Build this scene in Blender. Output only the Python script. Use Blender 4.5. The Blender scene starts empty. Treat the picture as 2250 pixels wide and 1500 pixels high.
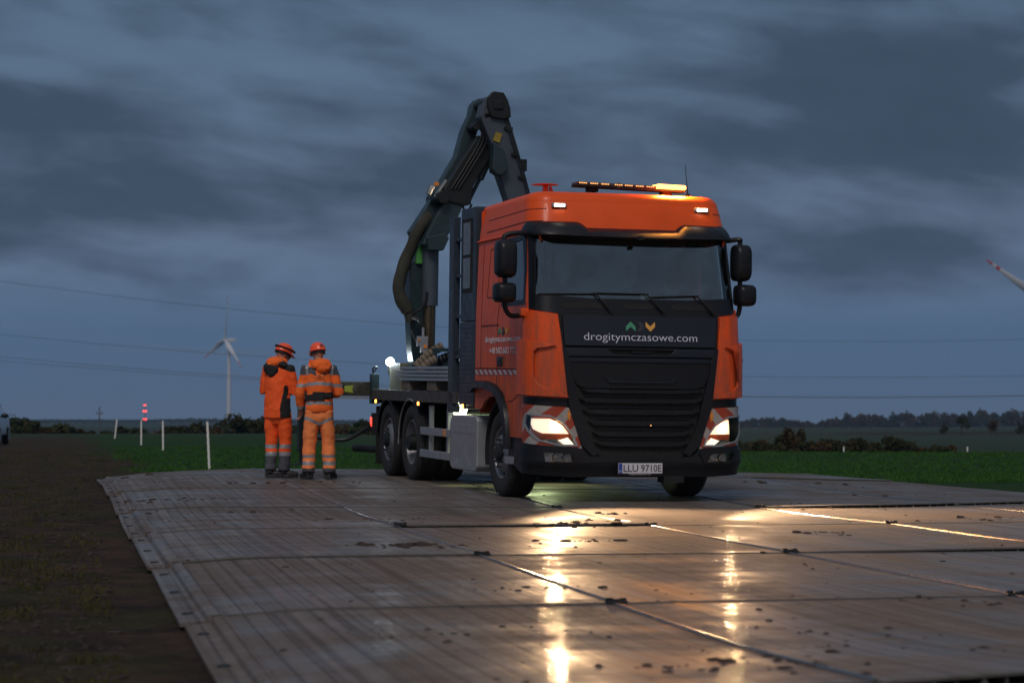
import bpy, bmesh, math, random
from mathutils import Vector, Matrix, noise
from math import sin, cos, pi, radians, sqrt, atan2, floor
random.seed(7)
S = bpy.context.scene
COL = S.collection

# ------------------------------------------------------------------ camera
cam = bpy.data.objects.new('camera', bpy.data.cameras.new('camera'))
COL.objects.link(cam); S.camera = cam
cam.data.sensor_width = 36.0
cam.data.lens = 36.0 * 5033.2 / 2250.0
CAM_H = 1.007
cam.location = (0, 0, CAM_H)
cam.rotation_euler = (pi / 2 + math.atan(155 / 5033.2), 0, 0)
cam.data.clip_start = 0.1; cam.data.clip_end = 30000
cam.data.dof.use_dof = True
cam.data.dof.focus_distance = 26.0
cam.data.dof.aperture_fstop = 3.2

# ------------------------------------------------------------------ world, dusk sky with clouds
W = bpy.data.worlds.new('World'); S.world = W; W.use_nodes = True
wn = W.node_tree.nodes; wl = W.node_tree.links; wn.clear()
def wnode(t, **k):
    n = wn.new(t)
    for a, b in k.items(): setattr(n, a, b)
    return n
def wmath(op, a, b=None, c=None):
    n = wnode('ShaderNodeMath', operation=op)
    for i, v in enumerate((a, b, c)):
        if v is None: continue
        if isinstance(v, (int, float)): n.inputs[i].default_value = v
        else: wl.new(v, n.inputs[i])
    return n.outputs[0]
def wramp(f, stops):
    n = wnode('ShaderNodeValToRGB'); e = n.color_ramp.elements
    while len(e) > 1: e.remove(e[-1])
    e[0].position = stops[0][0]; e[0].color = (*stops[0][1], 1)
    for p, c in stops[1:]:
        q = e.new(p); q.color = (*c, 1)
    wl.new(f, n.inputs[0]); return n.outputs[0]
def wmix(f, a, b, mode='MIX'):
    n = wnode('ShaderNodeMix', data_type='RGBA', blend_type=mode)
    for i, v in ((0, f), (6, a), (7, b)):
        if isinstance(v, (int, float)): n.inputs[i].default_value = v
        elif isinstance(v, tuple): n.inputs[i].default_value = (*v, 1)
        else: wl.new(v, n.inputs[i])
    return n.outputs[2]
tc = wnode('ShaderNodeTexCoord'); sep = wnode('ShaderNodeSeparateXYZ'); wl.new(tc.outputs['Generated'], sep.inputs[0])
dx, dy, dz = sep.outputs
el = wmath('ARCSINE', dz)
az = wmath('ARCTAN2', dx, dy)
def wnoise(sx, sy, seed, det=5, rough=.55, tilt=0.0, dist=0.0):
    cb = wnode('ShaderNodeCombineXYZ')
    wl.new(wmath('MULTIPLY', az, sx), cb.inputs[0])
    wl.new(wmath('MULTIPLY', wmath('ADD', el, wmath('MULTIPLY', az, tilt)), sy), cb.inputs[1])
    cb.inputs[2].default_value = seed
    n = wnode('ShaderNodeTexNoise'); n.inputs['Scale'].default_value = 1
    n.inputs['Detail'].default_value = det; n.inputs['Roughness'].default_value = rough
    n.inputs['Distortion'].default_value = dist
    wl.new(cb.outputs[0], n.inputs['Vector']); return n.outputs['Fac']
def blob(a0, e0, ra, re, tilt=0.0):      # a cloud bank at azimuth a0, elevation e0 (radians)
    x = wmath('DIVIDE', wmath('SUBTRACT', az, a0), ra)
    y = wmath('DIVIDE', wmath('ADD', wmath('SUBTRACT', el, e0), wmath('MULTIPLY', wmath('SUBTRACT', az, a0), tilt)), re)
    r2 = wmath('ADD', wmath('MULTIPLY', x, x), wmath('MULTIPLY', y, y))
    return wmath('POWER', 2.718, wmath('MULTIPLY', r2, -1.0))
n1 = wnoise(11, 34, 3.1, 5, .50, .10, .25)
n2 = wnoise(30, 85, 8.4, 4, .50, .12, .2)
n3 = wnoise(5, 16, 1.7, 3, .5, .08)
cl = wmath('ADD', wmath('MULTIPLY', n1, .95), wmath('MULTIPLY', n2, .42))
cl = wmath('ADD', cl, wmath('MULTIPLY', n3, .35))
cl = wmath('SUBTRACT', cl, .38)
for a0, e0, ra, re, tl, amp in ((-.205, .128, .10, .020, 0, .30), (-.17, .088, .11, .016, .02, .34), (.02, .108, .16, .022, .10, .20),
                                (.17, .150, .11, .025, .12, .34), (.19, .118, .09, .022, .1, .32), (.175, .073, .035, .009, 0, .30),
                                (-.10, .150, .08, .014, .15, -.20), (.045, .150, .06, .02, 0, -.20), (-.16, .070, .12, .010, .02, -.10),
                                (-.06, .172, .20, .008, .05, -.12), (.10, .132, .05, .008, .2, -.16), (-.06, .121, .10, .007, .12, -.12)):
    cl = wmath('ADD', cl, wmath('MULTIPLY', blob(a0, e0, ra, re, tl), amp))
lowfade = wmath('SMOOTH_MIN', wmath('MULTIPLY', el, 16.0), 1.0, .1)   # clouds thin to a clear band near the horizon
ray = wmath('MULTIPLY', cl, wmath('MAXIMUM', lowfade, 0.12))
base = wramp(wmath('MULTIPLY', el, 5.0), [(0, (.112, .152, .218)), (.05, (.090, .146, .232)), (.17, (.078, .148, .255)), (.30, (.130, .198, .312)),
                                        (.40, (.132, .192, .292)), (.62, (.112, .178, .270)), (1, (.100, .166, .255))])
dark = (.036, .061, .102)
shade = wramp(ray, [(0.14, (0, 0, 0)), (.38, (.16,) * 3), (.54, (.52,) * 3), (.74, (.92,) * 3), (1, (1, 1, 1))])
skyc = wmix(shade, base, dark)
# small streaks of pink-grey light low in the east
st = wramp(wnoise(9, 140, 5.0, 4, .5, .02), [(.5, (0, 0, 0)), (.7, (1, 1, 1))])
skyc = wmix(wmath('MULTIPLY', st, wmath('MULTIPLY', blob(-.2, .02, .2, .02), .35)), skyc, (.13, .13, .165))
# the afterglow of the set sun in the west, behind the photographer
west = wmath('MAXIMUM', wmath('MULTIPLY', dy, -1.0), 0.0)
lowb = wmath('POWER', 2.718, wmath('MULTIPLY', wmath('MULTIPLY', el, el), -5.0))
glow = wmix(wmath('MULTIPLY', west, lowb), (0, 0, 0), (.30, .25, .24))
skyc = wmix(1.0, skyc, glow, 'ADD')
top = wmath('MAXIMUM', wmath('SUBTRACT', el, .3), 0.0)
skyc = wmix(wmath('MINIMUM', wmath('MULTIPLY', top, 1.2), 1.0), skyc, (.15, .18, .235))
SUN_EL, SUN_AZ = radians(48), radians(190)
nish = wnode('ShaderNodeTexSky', sky_type='NISHITA'); nish.sun_disc = False
nish.sun_elevation = radians(1.0); nish.sun_rotation = SUN_AZ
bgA = wnode('ShaderNodeBackground'); wl.new(skyc, bgA.inputs[0]); bgA.inputs[1].default_value = 1.0
bgB = wnode('ShaderNodeBackground'); wl.new(nish.outputs[0], bgB.inputs[0]); bgB.inputs[1].default_value = 0.004
add = wnode('ShaderNodeAddShader'); wl.new(bgA.outputs[0], add.inputs[0]); wl.new(bgB.outputs[0], add.inputs[1])
wo = wnode('ShaderNodeOutputWorld'); wl.new(add.outputs[0], wo.inputs[0])

# the last of the daylight from the west
sun = bpy.data.objects.new('sun', bpy.data.lights.new('sun', 'SUN')); COL.objects.link(sun)
sun.data.energy = 1.25; sun.data.angle = radians(20); sun.data.color = (1.0, .88, .80)
d = Vector((sin(SUN_AZ) * cos(SUN_EL), cos(SUN_AZ) * cos(SUN_EL), sin(SUN_EL)))
sun.rotation_euler = d.to_track_quat('Z', 'Y').to_euler()

S.view_settings.view_transform = 'Standard'; S.view_settings.look = 'None'
S.view_settings.exposure = 0.0; S.view_settings.gamma = 1.0
S.cycles.max_bounces = 8; S.cycles.transparent_max_bounces = 12
S.cycles.volume_bounces = 0
S.cycles.use_denoising = True
S.cycles.sample_clamp_indirect = 4.0

# ------------------------------------------------------------------ helpers
def tag(o, label=None, cat=None, group=None, kind=None):
    if label: o['label'] = label
    if cat: o['category'] = cat
    if group: o['group'] = group
    if kind: o['kind'] = kind
    return o
def empty(name, loc=(0, 0, 0), rot=(0, 0, 0)):
    o = bpy.data.objects.new(name, None); COL.objects.link(o)
    o.location = loc; o.rotation_euler = rot; o.empty_display_size = .2
    return o
def obj(name, bm, mats, parent=None, bevel=0.0, smooth=True, ang=32, seg=2):
    me = bpy.data.meshes.new(name); bm.to_mesh(me); bm.free()
    if not isinstance(mats, (list, tuple)): mats = [mats]
    for m in mats: me.materials.append(m)
    if smooth and len(me.polygons):
        me.polygons.foreach_set('use_smooth', [True] * len(me.polygons))
        me.set_sharp_from_angle(angle=radians(ang))
    o = bpy.data.objects.new(name, me); COL.objects.link(o)
    if parent: o.parent = parent
    if bevel:
        b = o.modifiers.new('bevel', 'BEVEL'); b.width = bevel; b.segments = seg; b.limit_method = 'ANGLE'; b.angle_limit = radians(35)
        b.harden_normals = True
    return o
def B(): return bmesh.new()
def box(bm, c, s, rot=None, mi=0):
    r = bmesh.ops.create_cube(bm, size=1.0)
    vs = r['verts']
    M = Matrix.Translation(c) @ (rot.to_matrix().to_4x4() if rot is not None else Matrix()) @ Matrix.Diagonal((*s, 1))
    bmesh.ops.transform(bm, matrix=M, verts=vs)
    if mi:
        for v in vs:
            for f in v.link_faces: f.material_index = mi
    return vs
def bx(bm, x0, x1, y0, y1, z0, z1, mi=0):
    return box(bm, ((x0 + x1) / 2, (y0 + y1) / 2, (z0 + z1) / 2), (abs(x1 - x0), abs(y1 - y0), abs(z1 - z0)), None, mi)
def ring_loft(bm, rings, cap=True, close=True, mi=0):
    vr = [[bm.verts.new(p) for p in r] for r in rings]
    n = len(rings[0])
    for a, b in zip(vr, vr[1:]):
        for i in range(n if close else n - 1):
            f = bm.faces.new((a[i], a[(i + 1) % n], b[(i + 1) % n], b[i])); f.material_index = mi
    if cap:
        for r, fl in ((vr[0], True), (vr[-1], False)):
            f = bm.faces.new(r[::-1] if fl else r); f.material_index = mi
    return vr
def tube(bm, pts, rad, n=10, cap=True, mi=0, squash=None):
    pts = [Vector(p) for p in pts]
    if isinstance(rad, (int, float)): rad = [rad] * len(pts)
    rings = []; up = None
    for i, p in enumerate(pts):
        t = (pts[min(i + 1, len(pts) - 1)] - pts[max(i - 1, 0)]).normalized()
        if up is None:
            up = Vector((0, 0, 1)) if abs(t.z) < .9 else Vector((0, 1, 0))
        a = t.cross(up).normalized(); up = a.cross(t).normalized()
        r = rad[i]; ra, rb = r if isinstance(r, tuple) else (r, r)
        rings.append([p + a * (ra * cos(2 * pi * k / n)) + up * (rb * sin(2 * pi * k / n)) for k in range(n)])
    return ring_loft(bm, rings, cap, True, mi)
def cyl(bm, p0, p1, r, n=20, mi=0): return tube(bm, [p0, p1], r, n, True, mi)
def smoothpath(pts, k=6):
    P = [Vector(p) for p in pts]; P = [2 * P[0] - P[1]] + P + [2 * P[-1] - P[-2]]
    out = []
    for i in range(1, len(P) - 2):
        for j in range(k):
            t = j / k
            out.append(.5 * ((2 * P[i]) + (P[i + 1] - P[i - 1]) * t + (2 * P[i - 1] - 5 * P[i] + 4 * P[i + 1] - P[i + 2]) * t * t + (3 * P[i] - P[i - 1] - 3 * P[i + 1] + P[i + 2]) * t ** 3))
    out.append(P[-2]); return out
def lathe(bm, prof, c=(0, 0, 0), axis='X', n=48, mi=0, closed=False):
    rings = []
    for k in range(n):
        a = 2 * pi * k / n
        if axis == 'X': rings.append([Vector((c[0] + h, c[1] + r * cos(a), c[2] + r * sin(a))) for r, h in prof])
        elif axis == 'Z': rings.append([Vector((c[0] + r * cos(a), c[1] + r * sin(a), c[2] + h)) for r, h in prof])
        else: rings.append([Vector((c[0] + r * cos(a), c[1] + h, c[2] - r * sin(a))) for r, h in prof])
    vr = [[bm.verts.new(p) for p in r] for r in rings]
    m = len(prof)
    for k in range(n):
        a, b = vr[k], vr[(k + 1) % n]
        for i in range(m if closed else m - 1):
            j = (i + 1) % m
            f = bm.faces.new((a[i], a[j], b[j], b[i])); f.material_index = mi
    bmesh.ops.remove_doubles(bm, verts=[v for r in vr for v in r], dist=1e-5)
def prism(bm, poly, y0, y1, mi=0):        # polygon in x,z extruded along y
    a = [bm.verts.new((x, y0, z)) for x, z in poly]; b = [bm.verts.new((x, y1, z)) for x, z in poly]
    n = len(poly)
    fs = [bm.faces.new(a), bm.faces.new(b[::-1])] + [bm.faces.new((a[i], b[i], b[(i + 1) % n], a[(i + 1) % n])) for i in range(n)]
    for f in fs: f.material_index = mi
    bmesh.ops.recalc_face_normals(bm, faces=fs)
def prism_x(bm, poly, x0, x1, mi=0):      # polygon in y,z extruded along x
    a = [bm.verts.new((x0, y, z)) for y, z in poly]; b = [bm.verts.new((x1, y, z)) for y, z in poly]
    n = len(poly)
    fs = [bm.faces.new(a), bm.faces.new(b[::-1])] + [bm.faces.new((a[i], b[i], b[(i + 1) % n], a[(i + 1) % n])) for i in range(n)]
    for f in fs: f.material_index = mi
    bmesh.ops.recalc_face_normals(bm, faces=fs)

# ------------------------------------------------------------------ materials
class NT:
    def __init__(s, name):
        s.m = bpy.data.materials.new(name); s.m.use_nodes = True
        s.t = s.m.node_tree; s.n = s.t.nodes; s.l = s.t.links
        s.p = s.n['Principled BSDF']; s.out = s.n['Material Output']
    def node(s, t, **k):
        x = s.n.new(t)
        for a, b in k.items(): setattr(x, a, b)
        return x
    def link(s, a, b): s.l.new(a, b)
    def math(s, op, a, b=None):
        n = s.node('ShaderNodeMath', operation=op)
        for i, v in enumerate((a, b)):
            if v is None: continue
            if isinstance(v, (int, float)): n.inputs[i].default_value = v
            else: s.link(v, n.inputs[i])
        return n.outputs[0]
    def noise(s, vec, scale, det=4, rough=.55, dist=0.0):
        n = s.node('ShaderNodeTexNoise'); n.inputs['Scale'].default_value = scale
        n.inputs['Detail'].default_value = det; n.inputs['Roughness'].default_value = rough; n.inputs['Distortion'].default_value = dist
        if vec is not None: s.link(vec, n.inputs['Vector'])
        return n.outputs['Fac']
    def coords(s, scale=(1, 1, 1), kind='Object', rot=(0, 0, 0)):
        t = s.node('ShaderNodeTexCoord'); m = s.node('ShaderNodeMapping')
        m.inputs['Scale'].default_value = scale; m.inputs['Rotation'].default_value = rot
        s.link(t.outputs[kind], m.inputs[0]); return m.outputs[0]
    def ramp(s, f, stops, interp='LINEAR'):
        n = s.node('ShaderNodeValToRGB'); n.color_ramp.interpolation = interp; e = n.color_ramp.elements
        while len(e) > 1: e.remove(e[-1])
        e[0].position = stops[0][0]; c = stops[0][1]; e[0].color = (*(c if isinstance(c, tuple) else (c,) * 3), 1)
        for p, c in stops[1:]:
            q = e.new(p); q.color = (*(c if isinstance(c, tuple) else (c,) * 3), 1)
        s.link(f, n.inputs[0]); return n.outputs[0]
    def mix(s, f, a, b, mode='MIX'):
        n = s.node('ShaderNodeMix', data_type='RGBA', blend_type=mode)
        for i, v in ((0, f), (6, a), (7, b)):
            if isinstance(v, (int, float)): n.inputs[i].default_value = v
            elif isinstance(v, tuple): n.inputs[i].default_value = (*v, 1)
            else: s.link(v, n.inputs[i])
        return n.outputs[2]
    def bump(s, h, strength=.3, dist=.01):
        n = s.node('ShaderNodeBump'); n.inputs['Strength'].default_value = strength; n.inputs['Distance'].default_value = dist
        s.link(h, n.inputs['Height']); s.link(n.outputs[0], s.p.inputs['Normal']); return n
def mat(name, color, rough=.5, metal=0.0, var=.12, scale=6, dirt=None, dirt_amt=.5, bump=0.0, coat=0.0, spec=None, rvar=.1, grime=0.0):
    k = NT(name); v = k.coords()
    n = k.noise(v, scale, 5)
    lo = tuple(c * (1 - var) for c in color); hi = tuple(min(1, c * (1 + var)) for c in color)
    c = k.mix(k.ramp(n, [(.3, 0.0), (.7, 1.0)]), lo, hi)
    if dirt:
        d = k.ramp(k.noise(v, scale * .6, 7, .65), [(1 - dirt_amt * .75 - .1, 0.0), (1 - dirt_amt * .4 + .15, 1.0)])
        c = k.mix(d, c, dirt)
    if grime:
        sz = k.node('ShaderNodeSeparateXYZ'); k.link(k.coords(), sz.inputs[0])
        zz = k.math('SUBTRACT', 1.0, k.math('MULTIPLY', sz.outputs[2], grime))
        gn = k.math('ADD', k.noise(k.coords((14, 14, 1.6)), 1.0, 6, .65), k.math('MULTIPLY', k.noise(v, 30, 4, .6), .35))
        gm = k.ramp(k.math('ADD', gn, k.math('MULTIPLY', zz, .42)), [(.62, 0.0), (1.02, .62)])
        c = k.mix(gm, c, (.115, .078, .055))
        c = k.mix(k.ramp(k.noise(v, 55, 3, .7), [(.60, 0.0), (.75, .16)]), c, (.13, .09, .07))
    k.link(c, k.p.inputs['Base Color'])
    r = k.ramp(k.noise(v, scale * 1.7, 4), [(.3, max(.02, rough - rvar)), (.7, min(1, rough + rvar))])
    k.link(r, k.p.inputs['Roughness'])
    k.p.inputs['Metallic'].default_value = metal
    if coat: k.p.inputs['Coat Weight'].default_value = coat; k.p.inputs['Coat Roughness'].default_value = .08
    if spec is not None: k.p.inputs['Specular IOR Level'].default_value = spec
    if bump: k.bump(k.noise(v, scale * 8, 4), bump, .004)
    return k.m
def emit(name, color, strength):
    k = NT(name); k.p.inputs['Base Color'].default_value = (*color, 1)
    k.p.inputs['Emission Color'].default_value = (*color, 1); k.p.inputs['Emission Strength'].default_value = strength
    return k.m
ORANGE = mat('orange_paint', (.80, .086, .003), .45, 0, .06, 3, (.34, .045, .012), .28, coat=.14, spec=.35, rvar=.06, grime=.45)
ORANGE_D = mat('orange_plastic', (.80, .086, .003), .42, 0, .05, 3, coat=.12, spec=.35, rvar=.05, grime=.45)
BLACKP = mat('black_plastic', (.007, .008, .011), .42, 0, .15, 8, (.02, .018, .016), .25, spec=.35, rvar=.08)
HOODP = mat('grey_black_paint', (.007, .010, .018), .36, 0, .1, 5, coat=.15, spec=.4, rvar=.05)
MATTE = mat('matt_black', (.008, .008, .009), .8, 0, .2, 10)
VOID = mat('dark_underside', (.010, .010, .011), .9, 0, .3, 10, (.03, .025, .02), .4)
RUBBER = mat('tyre_rubber', (.016, .016, .017), .78, 0, .2, 14, (.055, .045, .035), .45, bump=.25)
RIMM = mat('wheel_steel', (.22, .23, .25), .42, .6, .15, 9, (.06, .035, .025), .45)
ALU = mat('brushed_aluminium', (.44, .46, .48), .42, .75, .08, 7, (.16, .14, .12), .3)
SILVER = mat('silver_painted_metal', (.30, .32, .35), .45, .35, .1, 5, (.12, .11, .10), .35)
CRANEP = mat('grey_green_crane_paint', (.022, .045, .052), .42, .15, .18, 5, (.03, .03, .025), .4)
CRANED = mat('dark_crane_steel', (.012, .016, .017), .5, .3, .2, 6, (.04, .035, .03), .4)
CRANEG = mat('grey_crane_box_paint', (.055, .070, .092), .5, .1, .12, 4, (.05, .045, .04), .3)
CHROME = mat('chromed_rod', (.45, .42, .36), .2, 1.0, .05, 8)
HOSE = mat('olive_hose_sleeve', (.036, .037, .027), .9, 0, .25, 16, bump=.6)
HOSEB = mat('black_hose', (.012, .012, .013), .45, 0, .1, 10)
BOXP = mat('blue_grey_locker_paint', (.035, .050, .072), .45, .2, .12, 5, (.04, .035, .03), .3)
GREEN = mat('bright_green_paint', (.08, .32, .07), .5)
YELLOWG = mat('yellow_green_marking', (.26, .32, .04), .5)
WOOD = mat('weathered_timber', (.13, .11, .085), .85, 0, .3, 12, bump=.4)
DECKM = mat('dirty_deck_steel', (.075, .072, .072), .6, .3, .25, 9, (.05, .04, .03), .5)
WHITEP = mat('white_paint', (.62, .62, .62), .5, 0, .08, 5)
PLASTICW = mat('white_vinyl', (.66, .68, .80), .5, 0, .03, 5)
LOGOG = mat('green_vinyl', (.06, .30, .17), .5, 0, .03); LOGOK = mat('grey_vinyl', (.035, .035, .045), .5, 0, .03); LOGOY = mat('amber_vinyl', (.72, .38, .08), .5, 0, .03)
SIDEV = mat('pale_side_vinyl', (.80, .76, .80), .5, 0, .05)
AMBER_OFF = mat('amber_plastic', (.75, .25, .03), .3)
def stripes(name, a, b, k_, direction=1, off=0.0):
    k = NT(name); t = k.node('ShaderNodeUVMap'); s = k.node('ShaderNodeSeparateXYZ'); k.link(t.outputs[0], s.inputs[0])
    u = k.math('ADD', k.math('ABSOLUTE', s.outputs[0]), k.math('MULTIPLY', s.outputs[1], direction))
    f = k.math('FRACT', k.math('ADD', k.math('MULTIPLY', u, k_), off))
    c = k.mix(k.math('GREATER_THAN', f, .5), a, b)
    v = k.coords(); c = k.mix(k.ramp(k.noise(v, 20, 5), [(.45, 0.0), (.8, .45)]), c, (.14, .10, .08))
    k.link(c, k.p.inputs['Base Color']); k.p.inputs['Roughness'].default_value = .38
    return k.m
STRIPE_F = stripes('red_white_reflective_sheet', (.34, .040, .012), (.34, .32, .30), 3.4, 1, .42)
STRIPE_S = stripes('red_white_reflective_tape', (.36, .03, .03), (.48, .48, .50), 5.6, -1.6, .1)
LAMP_HI = emit('headlight_glow', (1.0, .85, .62), 1.35)
LAMP_LO = emit('daytime_lamp_glow', (1.0, .90, .74), 1.5)
LAMP_CORE = emit('headlight_core', (1.0, .68, .32), 200)
LAMP_W = emit('marker_lamp_white', (1.0, .92, .75), 9)
LAMP_A = emit('marker_lamp_amber', (1.0, .38, .06), 7)
LAMP_R = emit('tail_lamp_red', (1.0, .05, .03), 3)
BEACON_ON = emit('beacon_flash', (1.0, .40, .06), 8)
LED_A = emit('amber_led', (1.0, .46, .14), 1.3)
WORKL = emit('work_lamp_glow', (.82, .95, 1.0), 45)
WORKL2 = emit('under_deck_lamp_glow', (.95, 1.0, .70), 14)
RED_FAR = emit('obstruction_lamp_red', (1.0, .07, .05), 4)
def glass(name, tint, fac=.06):
    k = NT(name); k.n.remove(k.p)
    tr = k.node('ShaderNodeBsdfTransparent'); tr.inputs[0].default_value = (*tint, 1)
    gl = k.node('ShaderNodeBsdfGlossy'); gl.inputs['Roughness'].default_value = .03; gl.inputs[0].default_value = (.9, .95, 1, 1)
    fr = k.node('ShaderNodeFresnel'); fr.inputs[0].default_value = 1.52
    m = k.node('ShaderNodeMixShader'); k.link(k.math('ADD', fr.outputs[0], fac), m.inputs[0])
    k.link(tr.outputs[0], m.inputs[1]); k.link(gl.outputs[0], m.inputs[2]); k.link(m.outputs[0], k.out.inputs[0])
    return k.m
GLASS = glass('window_glass', (.90, .98, .96), .08)
GLASS2 = glass('lamp_glass', (.9, .9, .9), .02)

# ------------------------------------------------------------------ ground heights
def sstep(a, b, x):
    t = max(0, min(1, (x - a) / (b - a))); return t * t * (3 - 2 * t)
TX, TY = 1.4246, 25.5523
def lerp_tab0(tab, z):
    if z <= tab[0][0]: return tab[0][1]
    for (a, b), (c, d_) in zip(tab, tab[1:]):
        if z <= c: return b + (d_ - b) * (z - a) / (c - a)
    return tab[-1][1]
def hmat(X, Y):
    plane = .01498 * (Y - TY) - .01221 * (X - TX)
    w = sstep(20, 25.5, Y) * sstep(-7.5, -3.6, X) * (1 - sstep(3.2, 6.0, X))
    fall = max(0, Y - 31.5) * .020
    n = noise.noise(Vector((X * .23, Y * .19, 2.3))) * .016 + noise.noise(Vector((X * .6, Y * .5, 9.3))) * .0
    near_truck = sstep(24, 26, Y) * sstep(-3.5, -1.5, X) * (1 - sstep(3, 4.5, X))
    return plane * w - fall * w + n * (1 - near_truck) * (1 - .6 * sstep(28, 34, Y))
SA, CA = .1905, .9817
def uv2w(u, v): return (.593 + u * CA - v * SA, u * SA + v * CA)
def w2uv(X, Y): return ((X - .593) * CA + Y * SA, -(X - .593) * SA + Y * CA)
def inmat(X, Y):
    u, v = w2uv(X, Y)
    return min(u + .25, 11.5 - u, v - 7.6, 36.3 - v)      # >0 inside
def terr(X, Y):
    r = sqrt(X * X + Y * Y); a = atan2(X, abs(Y) + .001)
    k = inmat(X, Y)
    z = -.13
    if k > -6:
        hm = hmat(X, Y) - .095
        z = hm + (z - hm) * sstep(0, 6, -k)
    if r < 130: z += noise.noise(Vector((X * .12, Y * .12, 0))) * .04 * sstep(0, 2, -k) + (noise.noise(Vector((X * .9, Y * .9, 5))) * .035 if k < 0 and a < -.02 else 0)
    side = sstep(-.09, .06, a)        # 0 left, 1 right
    # left: field runs level to about 130 m, then drops; right: crest near 70 m, valley, far slope rises
    if r > 60:
        zl = lerp_tab0([(60, 0), (110, -.05), (150, -.22), (200, -3), (500, -5.5), (1500, -9), (4000, -12.5), (9000, -27)], r)
        zr = lerp_tab0([(60, 0), (70, -.07), (105, -2.3), (150, -1.5), (500, -3.9), (1500, -8.7), (3000, -30), (9000, -120)], r)
        z += zl * (1 - side) + zr * side
        if r > 300: z += noise.noise(Vector((X * .004, Y * .002, 3))) * 1.2 * sstep(300, 900, r)
    return z

# ------------------------------------------------------------------ terrain
k = NT('field_and_track_soil'); pos = k.node('ShaderNodeNewGeometry').outputs['Position']
sp = k.node('ShaderNodeSeparateXYZ'); k.link(pos, sp.inputs[0]); PX, PY, PZ = sp.outputs
u_ = k.math('ADD', k.math('MULTIPLY', k.math('SUBTRACT', PX, .593), CA), k.math('MULTIPLY', PY, SA))
ns = k.noise(pos, .35, 5); nm = k.noise(pos, 2.2, 6, .6); nf = k.noise(pos, 9.0, 6, .65)
edge = k.math('ADD', u_, k.math('MULTIPLY', k.math('SUBTRACT', ns, .5), 2.4))
# the green crop starts right of the dirt strip that runs beside the panels
far = k.node('ShaderNodeMapRange'); k.link(PY, far.inputs[0]); far.inputs[1].default_value = 30; far.inputs[2].default_value = 110; far.inputs[3].default_value = .9; far.inputs[4].default_value = -.4
crop = k.math('SMOOTH_MAX', k.math('ADD', k.math('MULTIPLY', k.math('SUBTRACT', edge, far.outputs[0]), .9), .1), 0.0)
crop = k.math('MINIMUM', crop, 1.0)
soil = k.mix(k.ramp(nm, [(.35, 0.0), (.65, 1.0)]), (.074, .045, .032), (.018, .013, .010))
soil = k.mix(k.ramp(nf, [(.5, 0.0), (.72, .7)]), soil, (.11, .076, .056))
weed = k.ramp(k.noise(pos, .8, 6, .6), [(.47, 0.0), (.60, .85)])
weedband = k.math('ADD', k.math('MULTIPLY', k.math('ABSOLUTE', k.math('ADD', u_, 3.6)), -.25), 1.0)
grassc = k.mix(nf, (.026, .033, .009), (.070, .076, .018))
soil = k.mix(k.math('MULTIPLY', weed, k.math('MAXIMUM', weedband, .55)), soil, grassc)
cropc = k.mix(k.ramp(nf, [(.3, 0.0), (.7, 1.0)]), (.015, .046, .011), (.032, .082, .018))
cropc = k.mix(k.ramp(k.noise(k.coords((1, .12, 1), 'Object', (0, 0, -.19)), 1.2, 3), [(.4, 0.0), (.75, .35)]), cropc, (.012, .036, .009))
c1 = k.mix(crop, soil, cropc)
# far country: patchwork of dull fields beyond the crest
dist = k.math('POWER', k.math('ADD', k.math('MULTIPLY', PX, PX), k.math('MULTIPLY', PY, PY)), .5)
fr = k.node('ShaderNodeMapRange'); k.link(dist, fr.inputs[0]); fr.inputs[1].default_value = 95; fr.inputs[2].default_value = 135
vor = k.node('ShaderNodeTexVoronoi'); vor.inputs['Scale'].default_value = .006; k.link(pos, vor.inputs['Vector'])
sv = k.node('ShaderNodeSeparateColor'); k.link(vor.outputs['Color'], sv.inputs[0])
farc = k.ramp(sv.outputs[0], [(0, (.020, .050, .030)), (.35, (.035, .060, .034)), (.6, (.030, .036, .026)), (.8, (.05, .04, .028)), (1, (.025, .06, .03))])
c2 = k.mix(fr.outputs[0], c1, farc)
k.link(c2, k.p.inputs['Base Color']); k.p.inputs['Roughness'].default_value = .95; k.p.inputs['Specular IOR Level'].default_value = .15
k.bump(k.math('ADD', nf, k.math('MULTIPLY', nm, 2.0)), 1.0, .14)
GROUND = k.m
bm = B()
angs = []
a = -180.0
while a < 180 - 1e-6:
    angs.append(radians(a)); a += .35 if -19 < a < 19 else (2.0 if -60 < a < 60 else 8.0)
rs = [3.0]
while rs[-1] < 9000: rs.append(rs[-1] * (1.028 if rs[-1] < 130 else 1.05) + .02)
c0 = bm.verts.new((0, 0, terr(0, .01)))
prev = None
for r in rs:
    cur = [bm.verts.new((r * sin(a), r * cos(a), terr(r * sin(a), r * cos(a)))) for a in angs]
    n = len(cur)
    for i in range(n):
        j = (i + 1) % n
        if prev: bm.faces.new((prev[i], prev[j], cur[j], cur[i]))
        else: bm.faces.new((c0, cur[j], cur[i]))
    prev = cur
bmesh.ops.recalc_face_normals(bm, faces=bm.faces[:])
if sum(f.normal.z for f in bm.faces) < 0: bmesh.ops.reverse_faces(bm, faces=bm.faces[:])
tag(obj('ground', bm, GROUND, ang=180), 'bare soil and green crop field running to the horizon', kind='structure')

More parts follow.
